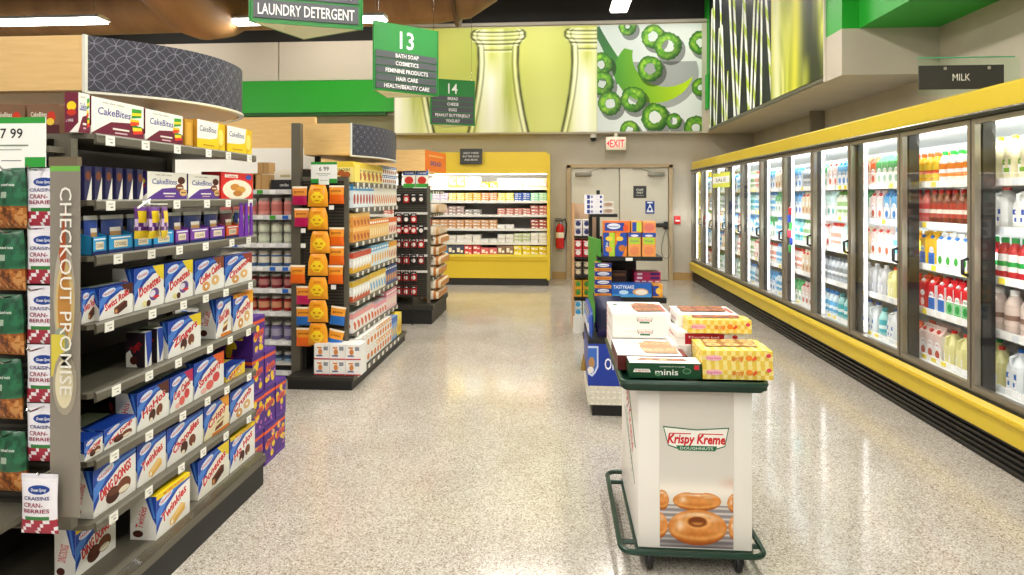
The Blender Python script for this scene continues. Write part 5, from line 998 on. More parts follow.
l = bpy.data.lights.new('case_light', 'AREA'); l.shape = 'RECTANGLE'; l.size = 3.4; l.size_y = .1; l.energy = 27; l.color = (1, 1, .97); o = bpy.data.objects.new('case_light', l); COL.objects.link(o); o.parent = t; o.location = (-1.9, YD + .05, dz(173) - .01); o.rotation_euler = (math.radians(48), 0, 0)
DS = [255.5, 243.5, 229.5, 215.5, 201.5, 188]; DZ_ = [dz(p) for p in DS]; DZ_[0] = dz(256) + .001
for i, z in enumerate(DZ_):
    if i: mb = MB().box(xd0, YD + .12 + .01 * i, z - .015, xd1, BY - .1, z, WHITE); mb.box(xd0, YD + .1 + .01 * i, z - .03, xd1, YD + .12 + .01 * i, z + .012, '#eceae4'); mb.build('shelf', t, smooth=False)
DIR = [[('c', 'light blue pack', '#3f8fd0', .2, 2), ('g', 'dark slate pack', '#4d536e', .17, 1), ('p', 'red tray', '#d9505a', .19, 2), ('p2', 'pink tray', '#e0707a', .13, 1), ('g', 'brown pack', '#8f7060', .17, 1), ('y', 'yellow tray', '#f0d92a', .2, 2), ('y2', 'yellow tub', '#e8cf24', .16, 2)],
 [('w', 'white egg carton', '#f1efe9', .13, 2)] * 2 + [('w', 'white egg carton', '#f1efe9', .14, 2), ('w', 'white egg carton', '#f1efe9', .07, 1), ('w', 'white egg carton', '#efece4', .15, 2), ('o', 'pale green striped pack', '#cfd8a8', .17, 3), ('w', 'white pack', '#f3f1ea', .18, 3)],
 [('b', 'orange brown pack', '#e0a878', .16, 3)] * 4 + [('w', 'white pack', '#efede6', .08, 1), ('n', '', '', 0, 0), ('r', 'reddish pack', '#b0544a', .17, 3)],
 [('m', 'mottled meat pack', '#cdaea8', .13, 2), ('m', 'mottled meat pack', '#b89d99', .16, 3), ('m', 'grey meat pack', '#a8a09c', .1, 2), ('n', '', '', 0, 0), ('s', 'salmon coloured pack', '#d98a78', .12, 3), ('s', 'salmon coloured pack', '#d98a78', .12, 3), ('s', 'rose pack', '#d07a74', .17, 3)],
 [('x', 'white and violet pack', '#d9c8dc', .15, 3), ('y', 'pale yellow pack', '#f0d774', .15, 4), ('y', 'golden pack', '#eebf4a', .15, 4), ('z', 'orange edged pack', '#eaa06a', .15, 4), ('y', 'lemon pack', '#f1dc6a', .15, 4), ('u', 'blue and white pack', '#3f62b4', .15, 4), ('v', 'mint green pack', '#9fdcb4', .15, 4)],
 [('w', 'white carton', '#f4f1e2', .21, 1), ('y', 'yellow topped carton', '#f0d868', .21, 1), ('w', 'pale blue carton', '#cfe2ea', .2, 1), ('y', 'bright yellow tub', '#f3da3a', .11, 1), ('w', 'white carton', '#f5f3ee', .17, 1), ('s', 'peach carton', '#f3d9c0', .17, 1), ('r', 'red edged carton', '#e8b0a0', .17, 1)]]
span = xd1 - fx(430, YD); bayw = span / 7; pk = {}
for s in range(6):
    for j in range(-3, 7):
        code, wd_, colr, th_, nst = DIR[s][j % 7]
        if nst == 0 or th_ == 0: continue
        if DZ_[s] + th_ > (DZ_[s + 1] - .045 if s < 5 else 9): th_ = DZ_[s + 1] - .045 - DZ_[s]
        for half in range(2):
            for q in range(nst):
                h = th_ / nst; w = bayw / 2 - .008; key = (wd_, colr, round(h, 3))
                if key not in pk:
                    def mkp(w=w, h=h, colr=colr):
                        mb = MB().box(-w / 2, 0, 0, w / 2, .2, h - .002, colr, .004 if h > .02 else 0); fn, W, H = boxface('front', w, .2, h - .002); mb.art(fn, W, H, [('r', .12, .3, .5, .75, '#f6f4ee'), ('r', .58, .25, .88, .5, '#fbfaf6')], .001); return tag(mb.build('food_pack'), '', 'food pack')  # pale patches are highlights painted onto the pack front
                    pk[key] = Proto(mkp)
                xx = fx(430, YD) + (j + .25 + .5 * half) * bayw
                pk[key].put((xx + R.uniform(-.004, .004), YD + .125 + .012 * s, DZ_[s] + .001 + q * h), 0, '%s stacked on the %s shelf of the yellow dairy case' % (wd_, ['lowest', 'second', 'third', 'fourth', 'fifth', 'highest'][s]), '%s stacks, %s dairy shelf' % (wd_, ['lowest', 'second', 'third', 'fourth', 'fifth', 'highest'][s]))
Ys = YD - .06; flat_sign('case_sign', fx(460, Ys), fx(482, Ys), fz(164, -1, Ys), fz(148.5, -1, Ys), Ys, '#42433f', [('t', 'GREAT CHEESE', .5, .72, .12, '#d8d6ce', {'fit': .7}), ('t', 'BUTTER EGGS', .5, .5, .12, '#d8d6ce', {'fit': .74}), ('t', 'AND MORE', .5, .28, .12, '#d8d6ce', {'fit': .6})], 'dark grey sign on the yellow head of the dairy case', th=.05)
# ================================================================ AISLE SIGNS (triangular prisms)
def aisle_sign(pl, Yl, pr, Yr, z0, z1, head, rows, label, hh=.26):
    x0, x1 = fx(pl, Yl), fx(pr, Yr); dx, dy = x1 - x0, Yr - Yl; w = math.hypot(dx, dy); a = math.atan2(dy, dx); h = z1 - z0
    t = thing('aisle_sign', label, 'sign', (x0, Yl, z0), a)
    G = M('#0f7f2a', .35); DG = M('#4a4d52', .4); apex = (w * .45, w * .55)
    mb = MB(); 
    def wall(p, q):
        d = (Vector(q) - Vector(p)).normalized(); nrm = Vector((-d.y, d.x)) * .01
        mb.prism([tuple(p), tuple(q), (q[0] + nrm.x, q[1] + nrm.y), (p[0] + nrm.x, p[1] + nrm.y)], 0, h, G)
    wall((0, 0), (w, 0)); wall((w, 0), apex); wall(apex, (0, 0)); mb.prism([(.01, .005), (w - .01, .005), (apex[0], apex[1] - .01)], .002, .008, M('#dfeccb', .4)); mb.build('prism_body', t, smooth=False)
    n = len(rows); fh = hh if head else 0; top = h - .03
    if head:
        f2 = lambda u, v, o: (u * w, -o, top - fh + v * fh); MB().art(f2, w, fh, [('t', head, .5, .5, .7, '#f4f6f2', {'sx': .85})], .003).build('number', t, smooth=False)
    rh = (top - fh - .02) / n
    for i, r in enumerate(rows):
        zt_ = top - fh - i * rh; mb = MB().box(.03, -.008, zt_ - rh * .93, w - .03, 0, zt_ - rh * .07, DG)
        f3 = lambda u, v, o: (.03 + u * (w - .06), -.008 - o, zt_ - rh * .93 + v * rh * .86); V, P_, tw = text_mesh(r); hh_ = .62; wid = min(.92, tw * hh_ * rh * .86 / .72 * .85 / (w - .06))
        mb.art(f3, w - .06, rh * .86, [('t', r, .5, .5, hh_, '#f2f2ee', {'fit': wid})], .003); mb.build('row_plate', t, smooth=False)
    mb = MB(); [mb.tube([(x, .0, h), (x, .0, ZC - z0)], .003, CHROME, 4) for x in (.06, w - .06)]; mb.build('hanging_wires', t); return t
aisle_sign(248.5, 3.86, 363, 4.11, 2.66, 3.52, '12', ['PAPER GOODS', 'CLEANERS', 'DISH DETERGENT', 'LAUNDRY DETERGENT'], 'large hanging green sign cut off by the picture top, ending in laundry detergent')
aisle_sign(373, 6.4, 438.5, 6.9, 2.66, fz(22, -1.7, 6.5), '13', ['BATH SOAP', 'COSMETICS', 'FEMININE PRODUCTS', 'HAIR CARE', 'HEALTH/BEAUTY CARE'], 'hanging green aisle sign number 13', .27)
aisle_sign(430, 10.0, 475, 10.3, 2.72, fz(79, -1.7, 10.1), '14', ['BREAD', 'CHEESE', 'EGGS', 'PEANUT BUTTER/JELLY', 'YOGURT'], 'hanging green aisle sign number 14, before the bottle mural', .24)
# ================================================================ DOUGHNUT CART
CYF, CYB = 2.56, 3.18; CXL, CXR = fx(638, 2.56), fx(752.5, 2.56); cxm = (CXL + CXR) / 2; CW = CXR - CXL
t = thing('doughnut_cart', 'white doughnut display cart with green tray top and bumper rail on casters', 'cart', (cxm, CYF, 0))
hw = CW / 2; D_ = CYB - CYF; DG = M('#073020', .35); WH = M('#efece6', .35)
mb = MB(); mb.box(-hw, 0, .1, hw, D_, .775, WH, .006); mb.build('body', t)
pw0, pw1 = -hw + CW * (660 - 638) / 114, -hw + CW * (733 - 638) / 114
def donuts(u, v):
    px = 660 + u * 73; py = 548 - v * 160
    col = np.broadcast_to(hx('d9d5cd'), u.shape + (3,)).copy(); col = mixc(col, hx('cbc6bd'), np.clip((470 - py) / 60, 0, 1) * .5)
    col = mixc(col, hx('f3ece2'), np.exp(-((py - 492) / 9) ** 2)); col = mixc(col, hx('d9ab96'), np.exp(-((py - 483) / 5) ** 2) * np.clip((px - 715) / 20, 0, 1) * .6)
    rack = (py > 506); col = np.where(rack[..., None], mixc(hx('8a8588'), hx('d9d2cd'), np.exp(-(((py * (1 - .0) - 506) % 5.2 - 2.6) / 1.1) ** 2)), col); col = mixc(col, hx('4a4348'), rack * np.exp(-(((px - 697) / 45) ** 2)) * np.clip((py - 535) / 14, 0, .6))
    def dn(cx, cy, rx, ry, hole=True, bean=False):
        nonlocal col
        x = (px - cx) / rx; y = (py - cy) / ry
        if bean: y = y + .35 * np.exp(-(x * 2.2) ** 2) * (y < 0) * -1 if False else y - .32 * np.exp(-(x * 2.4) ** 2) * np.clip(-y, 0, 1)
        r = np.sqrt(x * x + y * y); m = r < 1
        c = mixc(hx('d9863a'), hx('a9561a'), np.clip((y - .15) * 1.4, 0, 1)); c = mixc(c, hx('e9a95a'), np.exp(-((y - .62 + .45 * x * x) / .13) ** 2) * .8)
        c = mixc(c, hx('e6a564'), np.exp(-((y + .1 - .3 * x * x) / .3) ** 2) * .5); c = mixc(c, hx('fae3cb'), np.exp(-((y + .72 - .35 * x * x) / .13) ** 2) * np.clip(1.1 - np.abs(x), 0, 1) * .85)
        c = mixc(c, hx('fbead6'), np.exp(-(((x + .58) / .14) ** 2 + ((y + .12) / .3) ** 2)) * .75); c = mixc(c, hx('fbead6'), np.exp(-(((x - .45) / .22) ** 2 + ((y + .42) / .12) ** 2)) * .5)
        c = mixc(c, hx('8f4714'), np.clip((r - .88) * 7, 0, 1) * np.clip(.4 + y, 0, 1) * .8); c = c * (.94 + .1 * noise(px / 3 + cx, py / 3))[..., None]
        if hole:
            h_ = np.sqrt((x / .33) ** 2 + ((y + .32) / .30) ** 2); c = mixc(c, hx('7a3a12'), np.clip((1.05 - h_) * 5, 0, 1)); c = mixc(c, hx('f0b66e'), np.exp(-((h_ - 1.25) / .15) ** 2) * .6)
            c = mixc(c, hx('c88440'), np.clip((.8 - h_) * 3, 0, 1) * np.clip((y + .34) * 9, 0, 1))
        col = np.where(m[..., None], c, col)
    dn(662, 502, 7, 10, False); dn(736, 503, 9, 10, False); dn(697, 502, 24, 10, False, True); dn(656, 527, 12, 14, False); dn(738, 527, 10, 14, False); dn(697.5, 528, 29.5, 17.5)
    return col
picture('doughnut_print', lambda u, v, o: (pw0 + (pw1 - pw0) * u, -o, .108 + v * .66), pw1 - pw0, .66, 150, 330, donuts, t)
fnp = lambda u, v, o: (pw0 + (pw1 - pw0) * u, -.0015 - o, .108 + v * .66)
lz = lambda py: (548 - py) / 160.
lx = lambda px: (px - 660) / 73.
logo = [('p', [(lx(663), lz(429)), (lx(696), lz(431.5)), (lx(729), lz(429)), (lx(725), lz(448)), (lx(716), lz(451)), (lx(677), lz(451)), (lx(668), lz(448))], '#1f6a44'),
        ('p', [(lx(664.2), lz(430.2)), (lx(696), lz(432.6)), (lx(727.8), lz(430.2)), (lx(724.2), lz(447.2)), (lx(715.6), lz(449.8)), (lx(677.5), lz(449.8)), (lx(668.8), lz(447.2))], '#f4f1ea'),
        ('t', 'Krispy Kreme', .5, lz(441), .056, '#cf1f2c', {'fit': .78, 'sh': .15}), ('t', 'Krispy Kreme', .507, lz(441.4), .056, '#cf1f2c', {'fit': .78, 'sh': .15}), ('t', 'Krispy Kreme', .503, lz(440.6), .056, '#cf1f2c', {'fit': .78, 'sh': .15}), ('r', lx(669), lz(436.4), lx(691), lz(435.4), '#cf1f2c'), ('r', lx(699), lz(436.4), lx(723), lz(435.4), '#cf1f2c'),
        ('p', [(lx(676), lz(447.6)), (lx(717), lz(447.6)), (lx(715), lz(452.5)), (lx(679), lz(452.5))], '#1f6a44'), ('t', 'DOUGHNUTS', .5, lz(450.1), .017, '#eaf2ea', {'fit': .45})]
mb = MB(); mb.art(fnp, pw1 - pw0, .66, logo, .0005); mb.build('logo', t, smooth=False)
mb = MB(); mb.box(pw0 - .0015, -.0025, .108, pw0, -.0, .77, '#d5d1c8'); mb.box(pw1, -.0025, .108, pw1 + .0015, 0, .77, '#d5d1c8'); mb.build('print_edges', t, smooth=False)
fs = lambda u, v, o: (-hw - o, D_ - u * D_, .1 + v * .675)
mb = MB(); mb.art(fs, D_, .675, [('p', [(.25, .95), (.31, .95), (.9, .56), (.84, .55)], '#1f6a44'), ('p', [(.2, .62), (.24, .62), (.85, .32), (.82, .31)], '#1f6a44'), ('t', 'Krispy Kreme', .52, .7, .14, '#cf1f2c', {'fit': .62, 'rot': -.75}), ('t', 'DOUGHNUTS', .52, .5, .06, '#1f6a44', {'fit': .5, 'rot': -.75})], .0006); mb.build('side_logo', t, smooth=False)
def rrect(x0, y0, x1, y1, r, n=5):
    P_ = []
    for cx, cy, a0 in ((x1 - r, y0 + r, -PI / 2), (x1 - r, y1 - r, 0), (x0 + r, y1 - r, PI / 2), (x0 + r, y0 + r, PI)):
        for i in range(n + 1): a = a0 + PI / 2 * i / n; P_.append((cx + r * math.cos(a), cy + r * math.sin(a)))
    return P_
tl, tr_ = fx(621, 2.5) - cxm, fx(770, 2.5) - cxm
mb = MB(); mb.prism(rrect(tl, -.06, tr_, D_ + .1, .035), .765, .782, DG); mb.prism(rrect(tl + .012, -.048, tr_ - .012, D_ + .088, .03), .755, .766, DG)
ring = rrect(tl + .006, -.054, tr_ - .006, D_ + .094, .03); mb.tube([(x, y, .787) for x, y in ring], .012, DG, 8, closed=True); mb.build('tray_top', t)
rl, rr_ = fx(621.5, 2.51) - cxm, fx(767, 2.51) - cxm
mb = MB(); ring = rrect(rl, -.05, rr_, D_ + .06, .05); mb.tube([(x, y, .108) for x, y in ring], .0115, DG, 8, closed=True)
for yy in (.04, D_ - .04): mb.tube([(rl, yy, .1), (rr_, yy, .1)], .01, DG, 6)
mb.prism(rrect(-hw - .01, -.005, hw + .01, D_ + .01, .03), .085, .1, DG); mb.build('bumper_rail', t)
for sx in (-1, 1):
    for yy in (.03, D_ - .05):
        mb = MB(); x = sx * (hw - .05); mb.lathe([(.006, x - .013), (.034, x - .011), (.036, x), (.034, x + .011), (.006, x + .013)], BLACK, 16, (yy, .036), ax='x'); mb.lathe([(.02, x - .016), (.02, x + .016)], '#3a3a3a', 10, (yy, .036), ax='x'); mb.box(x - .02, yy - .018, .036, x - .016, yy + .018, .085, '#2b2b2b'); mb.box(x + .016, yy - .018, .036, x + .02, yy + .018, .085, '#2b2b2b'); mb.box(x - .02, yy - .02, .07, x + .02, yy + .02, .086, '#2b2b2b'); mb.build('caster', t)
# ---- doughnut boxes on the tray
TZ0 = .8
FILM = M('#a8683a', .2)
def dbox(w, d, h, base, side, kind, topels, frontels, desc, loc, rz=0):
    t = thing('doughnut_box', desc, 'box', loc, rz)
    mb = MB().box(-w / 2, 0, 0, w / 2, d, h, base); mb.box(-w / 2 - .002, -.0015, h * .55, w / 2 + .002, d + .0015, h * .553, side)
    fn, W, H = boxface('front', w, d, h); mb.art(fn, W, H, frontels, .0005); 
    fn, W, H = boxface('left', w, d, h); mb.art(fn, W, H, kind, .0005); fn, W, H = boxface('right', w, d, h); mb.art(fn, W, H, [('r', 0, 0, 1, 1, side)], .0005)
    fn, W, H = boxface('top', w, d, h); mb.art(fn, W, H, topels, .0005); mb.build('carton', t, smooth=False)
    return t
def window(t, pts, w, d, h, cols, seed=0):
    h += .0035
    """cellophane window on the lid showing glazed rings"""
    fn, W, H = boxface('top', w, d, h); rr = random.Random(seed); x0 = min(p[0] for p in pts); x1 = max(p[0] for p in pts); y0 = min(p[1] for p in pts); y1 = max(p[1] for p in pts)
    els = [('p', pts, cols[0])]
    for i in range(3):
        for j in range(2):
            cx, cy = x0 + (i + .5) / 3 * (x1 - x0), y0 + (j + .5) / 2 * (y1 - y0); r = min((x1 - x0) * W / 6.6, (y1 - y0) * H / 4.2)
            els += [('e', cx, cy, r / W, r / H, cols[1]), ('e', cx, cy, r * .3 / W, r * .3 / H, cols[0])]
    mb = MB(); mb.art(fn, W, H, els, .0006); mb.box(-w / 2 + x0 * w, y0 * d, h + .001, -w / 2 + x0 * w + .001, y0 * d + .001, h + .0012, cols[0]); mb.build('lid_window', t, smooth=False)
KK = lambda cx=.55, cy=.5, s=.28, c='#f7f5f0': [('p', [(cx - s / 2, cy + .2), (cx + s / 2, cy + .2), (cx + s / 2 - .02, cy - .14), (cx - s / 2 + .02, cy - .14)], '#1f6a44'), ('p', [(cx - s / 2 + .01, cy + .17), (cx + s / 2 - .01, cy + .17), (cx + s / 2 - .03, cy - .11), (cx - s / 2 + .03, cy - .11)], c), ('t', 'Krispy Kreme', cx, cy + .04, .2, '#cf1f2c', {'fit': s * .8, 'sh': .15}), ('r', cx - s * .3, cy - .28, cx + s * .3, cy - .16, '#1f6a44')]
WB = '#f3f1eb'; TOPW = [('t', 'Krispy Kreme', .28, .8, .1, '#cf1f2c', {'fit': .3, 'rot': -.3}), ('t', 'ORIGINAL GLAZED', .22, .3, .06, '#cf1f2c', {'fit': .28, 'rot': -.3}), ('e', .12, .75, .05, .06, '#1f6a44'), ('r', .9, .2, .97, .8, '#cf5a52')]
KL = [('r', .0, 0, 1, 1, '#edeae3'), ('t', 'Krispy Kreme', .5, .5, .3, '#cf1f2c', {'fit': .5}), ('r', .02, .1, .1, .9, '#c9303a')]
zb = TZ0
t = dbox(.275, .34, .056, WB, '#d9d6ce', KL, TOPW, KK(), 'white doughnut dozen box lying under another white one on the cart', (fx(642, 2.96), 2.955, .866)); 
t = dbox(.27, .34, .056, WB, '#d9d6ce', KL, TOPW, KK(), 'white doughnut dozen box with lid window, topmost of the white stack', (fx(641.5, 2.96), 2.955, .9225)); window(t, [(.45, .15), (.9, .2), (.86, .8), (.5, .85), (.4, .5)], .285, .34, .056, ('#8a4f2a', '#b5713f'), 1)
t = dbox(.29, .3, .065, WB, '#d9d6ce', KL, TOPW, KK(), 'white doughnut box lowest behind the maroon box', (fx(643, 2.96), 2.96, TZ0))
t = dbox(.29, .30, .062, '#5a1f1c', '#4a1815', [('r', 0, 0, 1, 1, '#4f1a18')], [('r', .0, 0, 1, 1, '#efece4')] + TOPW[:2] + [('r', .93, 0, 1, 1, '#7a2a22')], [('r', 0, 0, 1, 1, '#5a231e')], 'maroon sided doughnut box with white lid behind the green minis box', (fx(652, 2.66), 2.645, TZ0)); window(t, [(.42, .12), (.9, .12), (.9, .8), (.5, .85), (.38, .5)], .29, .30, .062, ('#b98a62', '#d2a57a'), 2)
t = dbox(.285, .1, .06, '#0f4426', '#0c3820', [('r', 0, 0, 1, 1, '#0f4426')], [('r', 0, 0, 1, 1, '#efece4'), ('p', [(.1, .4), (.85, .35), (.8, .75), (.2, .8)], '#8a5a3c'), ('e', .3, .6, .06, .12, '#c98a5a'), ('e', .5, .55, .06, .12, '#d9a878'), ('e', .68, .58, .06, .12, '#b5673a')], [('p', [(.05, .38), (.3, .38), (.28, .6), (.07, .6)], '#e9efe6'), ('t', 'Krispy Kreme', .175, .49, .12, '#cf1f2c', {'fit': .19}), ('t', 'minis', .52, .42, .42, '#eef2ea', {'fit': .32}), ('t', 'DOUGHNUTS TO SHARE', .6, .78, .08, '#c9d8c6', {'fit': .35}), ('e', .8, .5, .06, .2, '#5f8f6c'), ('e', .8, .5, .045, .15, '#17532f'), ('e', .4, .25, .04, .12, '#5f8f6c'), ('r', .9, .6, .97, .9, '#c9303a')], 'dark green minis box at the front edge of the cart tray', (fx(665, 2.54), 2.535, TZ0))
YB = '#eccb4e'
def ging(n=9):
    e = []
    for i in range(n):
        for j in range(3):
            if (i + j) % 2: e.append(('r', i / n, j / 3, (i + 1) / n, (j + 1) / 3, '#f3e08c'))
    return e
FY = ging(17) + [('e', .16, .5, .12, .2, '#f4b9c4'), ('t', 'Krispy Kreme', .16, .5, .2, '#c9507a', {'fit': .2}), ('t', 'spring', .5, .5, .34, '#e8702a', {'fit': .16, 'sh': .2}), ('e', .66, .52, .05, .2, '#ef8a2a'), ('p', [(.7, .4), (.75, .7), (.78, .5), (.73, .3)], '#e8602a'), ('e', .94, .7, .035, .14, '#d9435a')]
for i, (x, y, z, ds) in enumerate(((fx(737.5, 2.54), 2.535, TZ0, 'yellow gingham doughnut box at the cart corner, lower of two'), (fx(737, 2.54), 2.535, TZ0 + .0575, 'yellow gingham doughnut box stacked on its twin at the cart corner'))):
    t = dbox(.275, .2, .057, YB, '#b8651c', ging(7) + [('r', 0, 0, .06, 1, '#7a3a1c')], [('r', 0, 0, 1, 1, YB)] + ging(15), FY, ds, (x, y, z))
    if i: window(t, [(.1, .3), (.85, .3), (.92, .9), (.12, .92)], .275, .2, .057, ('#9a6a35', '#e0b070'), 3)
x = fx(710, 2.78)
t = dbox(.29, .34, .08, WB, '#d9d6ce', KL, TOPW, [('r', 0, 0, 1, 1, '#e9e6df')], 'white doughnut box at the bottom of the stack behind the yellow boxes', (x - .02, 2.765, TZ0))
t = dbox(.29, .34, .056, WB, '#a8202c', KL, TOPW, [('r', .12, .06, .7, .9, '#b5202e'), ('t', 'Chocolate Iced', .4, .62, .18, '#f1ded9', {'fit': .45}), ('t', 'KREME FILLED', .4, .38, .14, '#f1ded9', {'fit': .3}), ('r', .3, .1, .5, .32, '#f3f1eb'), ('e', .86, .66, .04, .16, '#b5202e')], 'white doughnut box with a red label, directly under the upper yellow box', (x, 2.77, .8805))
t = dbox(.27, .11, .056, YB, '#b8651c', ging(7), [('r', 0, 0, 1, 1, YB)] + ging(15), FY, 'yellow gingham doughnut box on the red labelled box', (fx(719.5, 2.76), 2.755, .937)); window(t, [(.1, .35), (.85, .35), (.9, .9), (.12, .92)], .27, .11, .056, ('#8a4a28', '#b5673a'), 4)
t = dbox(.27, .22, .058, WB, '#d9d6ce', KL, TOPW, KK(), 'white doughnut box with brown lid window behind the upper yellow box', (fx(707, 2.9), 2.875, .937)); window(t, [(.1, .3), (.85, .3), (.9, .9), (.12, .92)], .27, .22, .058, ('#7a3f24', '#a8623a'), 5)
x = fx(700, 3.15)
for q, ds in enumerate(('lowest', 'middle', 'highest')):
    t = dbox(.27, .24, .062, WB, '#d9d6ce', KL, TOPW, KK(), 'white doughnut box, %s in the stack at the back of the tray' % ds, (x, 2.93 + .2, TZ0 + q * .063) if False else (fx(700, 3.0), 3.12, TZ0 - .012 + q * .063)) if False else None
# ================================================================ BLUE COOKIE DISPLAY behind the cart
YDp = 4.35; x0, x1 = fx(588, YDp), fx(588, YDp) + .36; zq = lambda py, Y=YDp: fz(py, .3, Y)
BL = M('#17379c', .4); t = thing('cookie_display', 'blue cookie display stand with white tread base behind the doughnut cart', 'display stand', ((x0 + x1) / 2, YDp, 0)); w = x1 - x0
tp = noise_mat('tread_plate', '#cfc8b8', '#e8e2d3', 60, .4)
mb = MB().box(-w / 2, 0, zq(405), w / 2, .6, zq(386), tp)
for i in range(9):
    for j in range(3): mb.box(-w / 2 + .02 + i * .038, -.002, zq(404) + j * .04, -w / 2 + .04 + i * .038, 0, zq(404) + j * .04 + .008, '#f1ecdf')
mb.build('base', t, smooth=False)
mb = MB().prism([(-w / 2, .0), (w / 2, .0), (w / 2, .6), (-w / 2, .6)], zq(386), zq(344), BL)
fn = lambda u, v, o: (-w / 2 + u * w, -o, zq(386) + v * (zq(344) - zq(386)))
mb.art(fn, w, zq(344) - zq(386), [('p', [(0, .28), (.08, .22), (.14, .3), (.2, .45), (.2, .95), (.0, .95)], '#c9d6ee'), ('p', [(0, .33), (.07, .28), (.12, .34), (.17, .48), (.17, .9), (0, .9)], '#3c6ac0'), ('e', .07, .55, .06, .14, '#b88a5a'), ('e', .05, .38, .06, .08, '#e9e4da'), ('t', 'ONE', .5, .53, .28, '#eef2fa', {'fit': .36}), ('e', .68, .12, .09, .14, '#e6e2da'), ('e', .71, .12, .06, .1, '#2a1a14')], .001)
mb.build('printed_bin', t, smooth=False)
MB().box(-w / 2 + .03, .02, .0, w / 2 - .03, .58, zq(405), BLACK).build('plinth', t, smooth=False)
mb = MB().box(-w / 2, .0, zq(344), w / 2, .6, zq(340), BLACK); mb.build('shelf', t, smooth=False)
def oreo(u, v):
    if (u - .5) ** 2 * 4 + (v - .35) ** 2 * 8 < .3: return '#e9e9f2'
    return ['#2f55b8', '#6f8fd8', '#24449a', '#e8d03a'][(int(u * 5) * 3 + int(v * 6)) % 4 if v > .7 else (int(u * 3) % 2)]
op = Proto(lambda: tag(pouch_mb(.14, .21, .04, oreo, 9, 10, crimp='#3a5fc0').build('cookie_bag'), '', 'cookie bag'))
for i in range(4):
    o = op.put((x0 + .02, YDp + .08 + i * .12, zq(340) + .002), -PI / 2 + .15, 'blue cookie bag standing along the open side of the display behind the cart', 'blue cookie bags on the display')
dk = Proto(lambda: tag(pouch_mb(.2, .24, .06, lambda u, v: '#1a1c38' if v > .3 else '#2a2550', 8, 8, crimp='#22244a').build('cookie_bag'), '', 'cookie bag'))
for i in range(3): dk.put((x0 + .17 + .0 * i, YDp + .1 + i * .16, zq(340) + .002), .1, 'dark navy cookie bag in the middle of the display behind the cart', 'navy cookie bags on the display')
t = thing('tassel', 'small brown tassel hanging at the side of the blue display', 'tassel', (x0 - .03, YDp + .02, zq(371))); MB().lathe([(.022, 0), (.016, .05), (.006, .09), (.004, .11)], '#8f7138', 8).build('fringe', t)
# ================================================================ BAKERY TOWER
YT = 5.4; xa, xb = fx(596, YT), fx(663, YT); w = xb - xa; zt = lambda py: fz(py, .6, YT)
t = thing('bakery_rack', 'black two-shelf rack of boxed pastries with a green side panel', 'display rack', ((xa + xb) / 2, YT, 0))
mb = MB().box(-w / 2 - .01, 0, zt(303), w / 2 + .03, .5, zt(297.5), BLACK); mb.box(-w / 2, -.005, zt(302), w / 2 + .03, 0, zt(299), '#222'); mb.build('shelf', t, smooth=False)
mb = MB().box(-w / 2 + .01, .02, zt(261), w / 2, .5, zt(257), BLACK); mb.box(-.03, .015, zt(261), .03, .02, zt(258), WHITE); mb.build('shelf', t, smooth=False)
MB().box(-.22, .48, zt(303), .12, .52, zt(240), M('#1c1a1a')).build('back_board', t, smooth=False)
gx0, gx1 = fx(589, 5.75) - (xa + xb) / 2, fx(598, 5.6) - (xa + xb) / 2
mb = MB().prism([(gx0, .5), (gx0 + .012, .5), (gx1 + .012, .02), (gx1, .02)], .08, zt(240), M('#3f9a2a', .5)); mb.build('green_panel', t, smooth=False)
mb = MB().box(-.2, .1, .05, .2, .46, zt(303), BLACK); mb.box(-.24, .06, .03, .24, .5, .08, BLACK); mb.build('column', t, smooth=False)
mb = MB(); [mb.lathe([(.03, x - .012), (.03, x + .012)], BLACK, 12, (y, .03), ax='x') for x in (-.2, .2) for y in (.1, .46)]; mb.build('casters', t)
def pbox(px0, px1, py0, py1, base, els, desc, dy=.03, d=.14, name='pastry_box', grp=None, z=None):
    a, b_ = fx(px0, YT + dy), fx(px1, YT + dy); h = fz(py0, .6, YT + dy) - fz(py1, .6, YT + dy)
    return carton(name, b_ - a - .003, d, h - .002, base, els, [('r', 0, 0, 1, 1, base)], None, desc, 'box', grp, ((a + b_) / 2, YT + dy, (fz(py1, .6, YT + dy) if z is None else z)))
OR = '#ee8a2c'
ent = lambda c1, c2: [('r', 0, .45, 1, .95, c1), ('e', .5, .25, .35, .18, c2), ('t', "Entenmann's", .5, .72, .16, '#ffffff', {'fit': .8})]
zs = zt(257) + .001
def up(px0, px1, k, els, base, desc, h=.205): return pbox(px0, px1, 0, 0, base, els, desc) if 0 else carton('pastry_box', fx(px1, YT + .04) - fx(px0, YT + .04) - .003, .12, h, base, els, [('r', 0, 0, 1, 1, '#e8a040')], None, desc, 'box', None, ((fx(px0, YT + .04) + fx(px1, YT + .04)) / 2, YT + .04, zs + k))
up(603, 615, 0, [('r', 0, 0, .5, 1, '#2a4fae'), ('r', .55, 0, 1, 1, '#b5d43a'), ('e', .5, .75, .3, .1, '#f0d24a'), ('e', .5, .3, .3, .12, '#e8a04a'), ('t', 'Bites', .3, .5, .1, '#fff', {'fit': .4, 'rot': RZ})], '#f0a23a', 'upright blue and lime pastry box at the end of the upper rack shelf')
up(615, 627, 0, [('p', [(0, 0), (.6, 0), (1, .5), (1, 1), (.5, 1), (0, .4)], '#2a4fae'), ('e', .6, .35, .3, .14, '#c8742a'), ('e', .4, .75, .3, .1, '#f6c84a')], OR, 'upright orange and blue pastry box, second on the upper rack shelf')
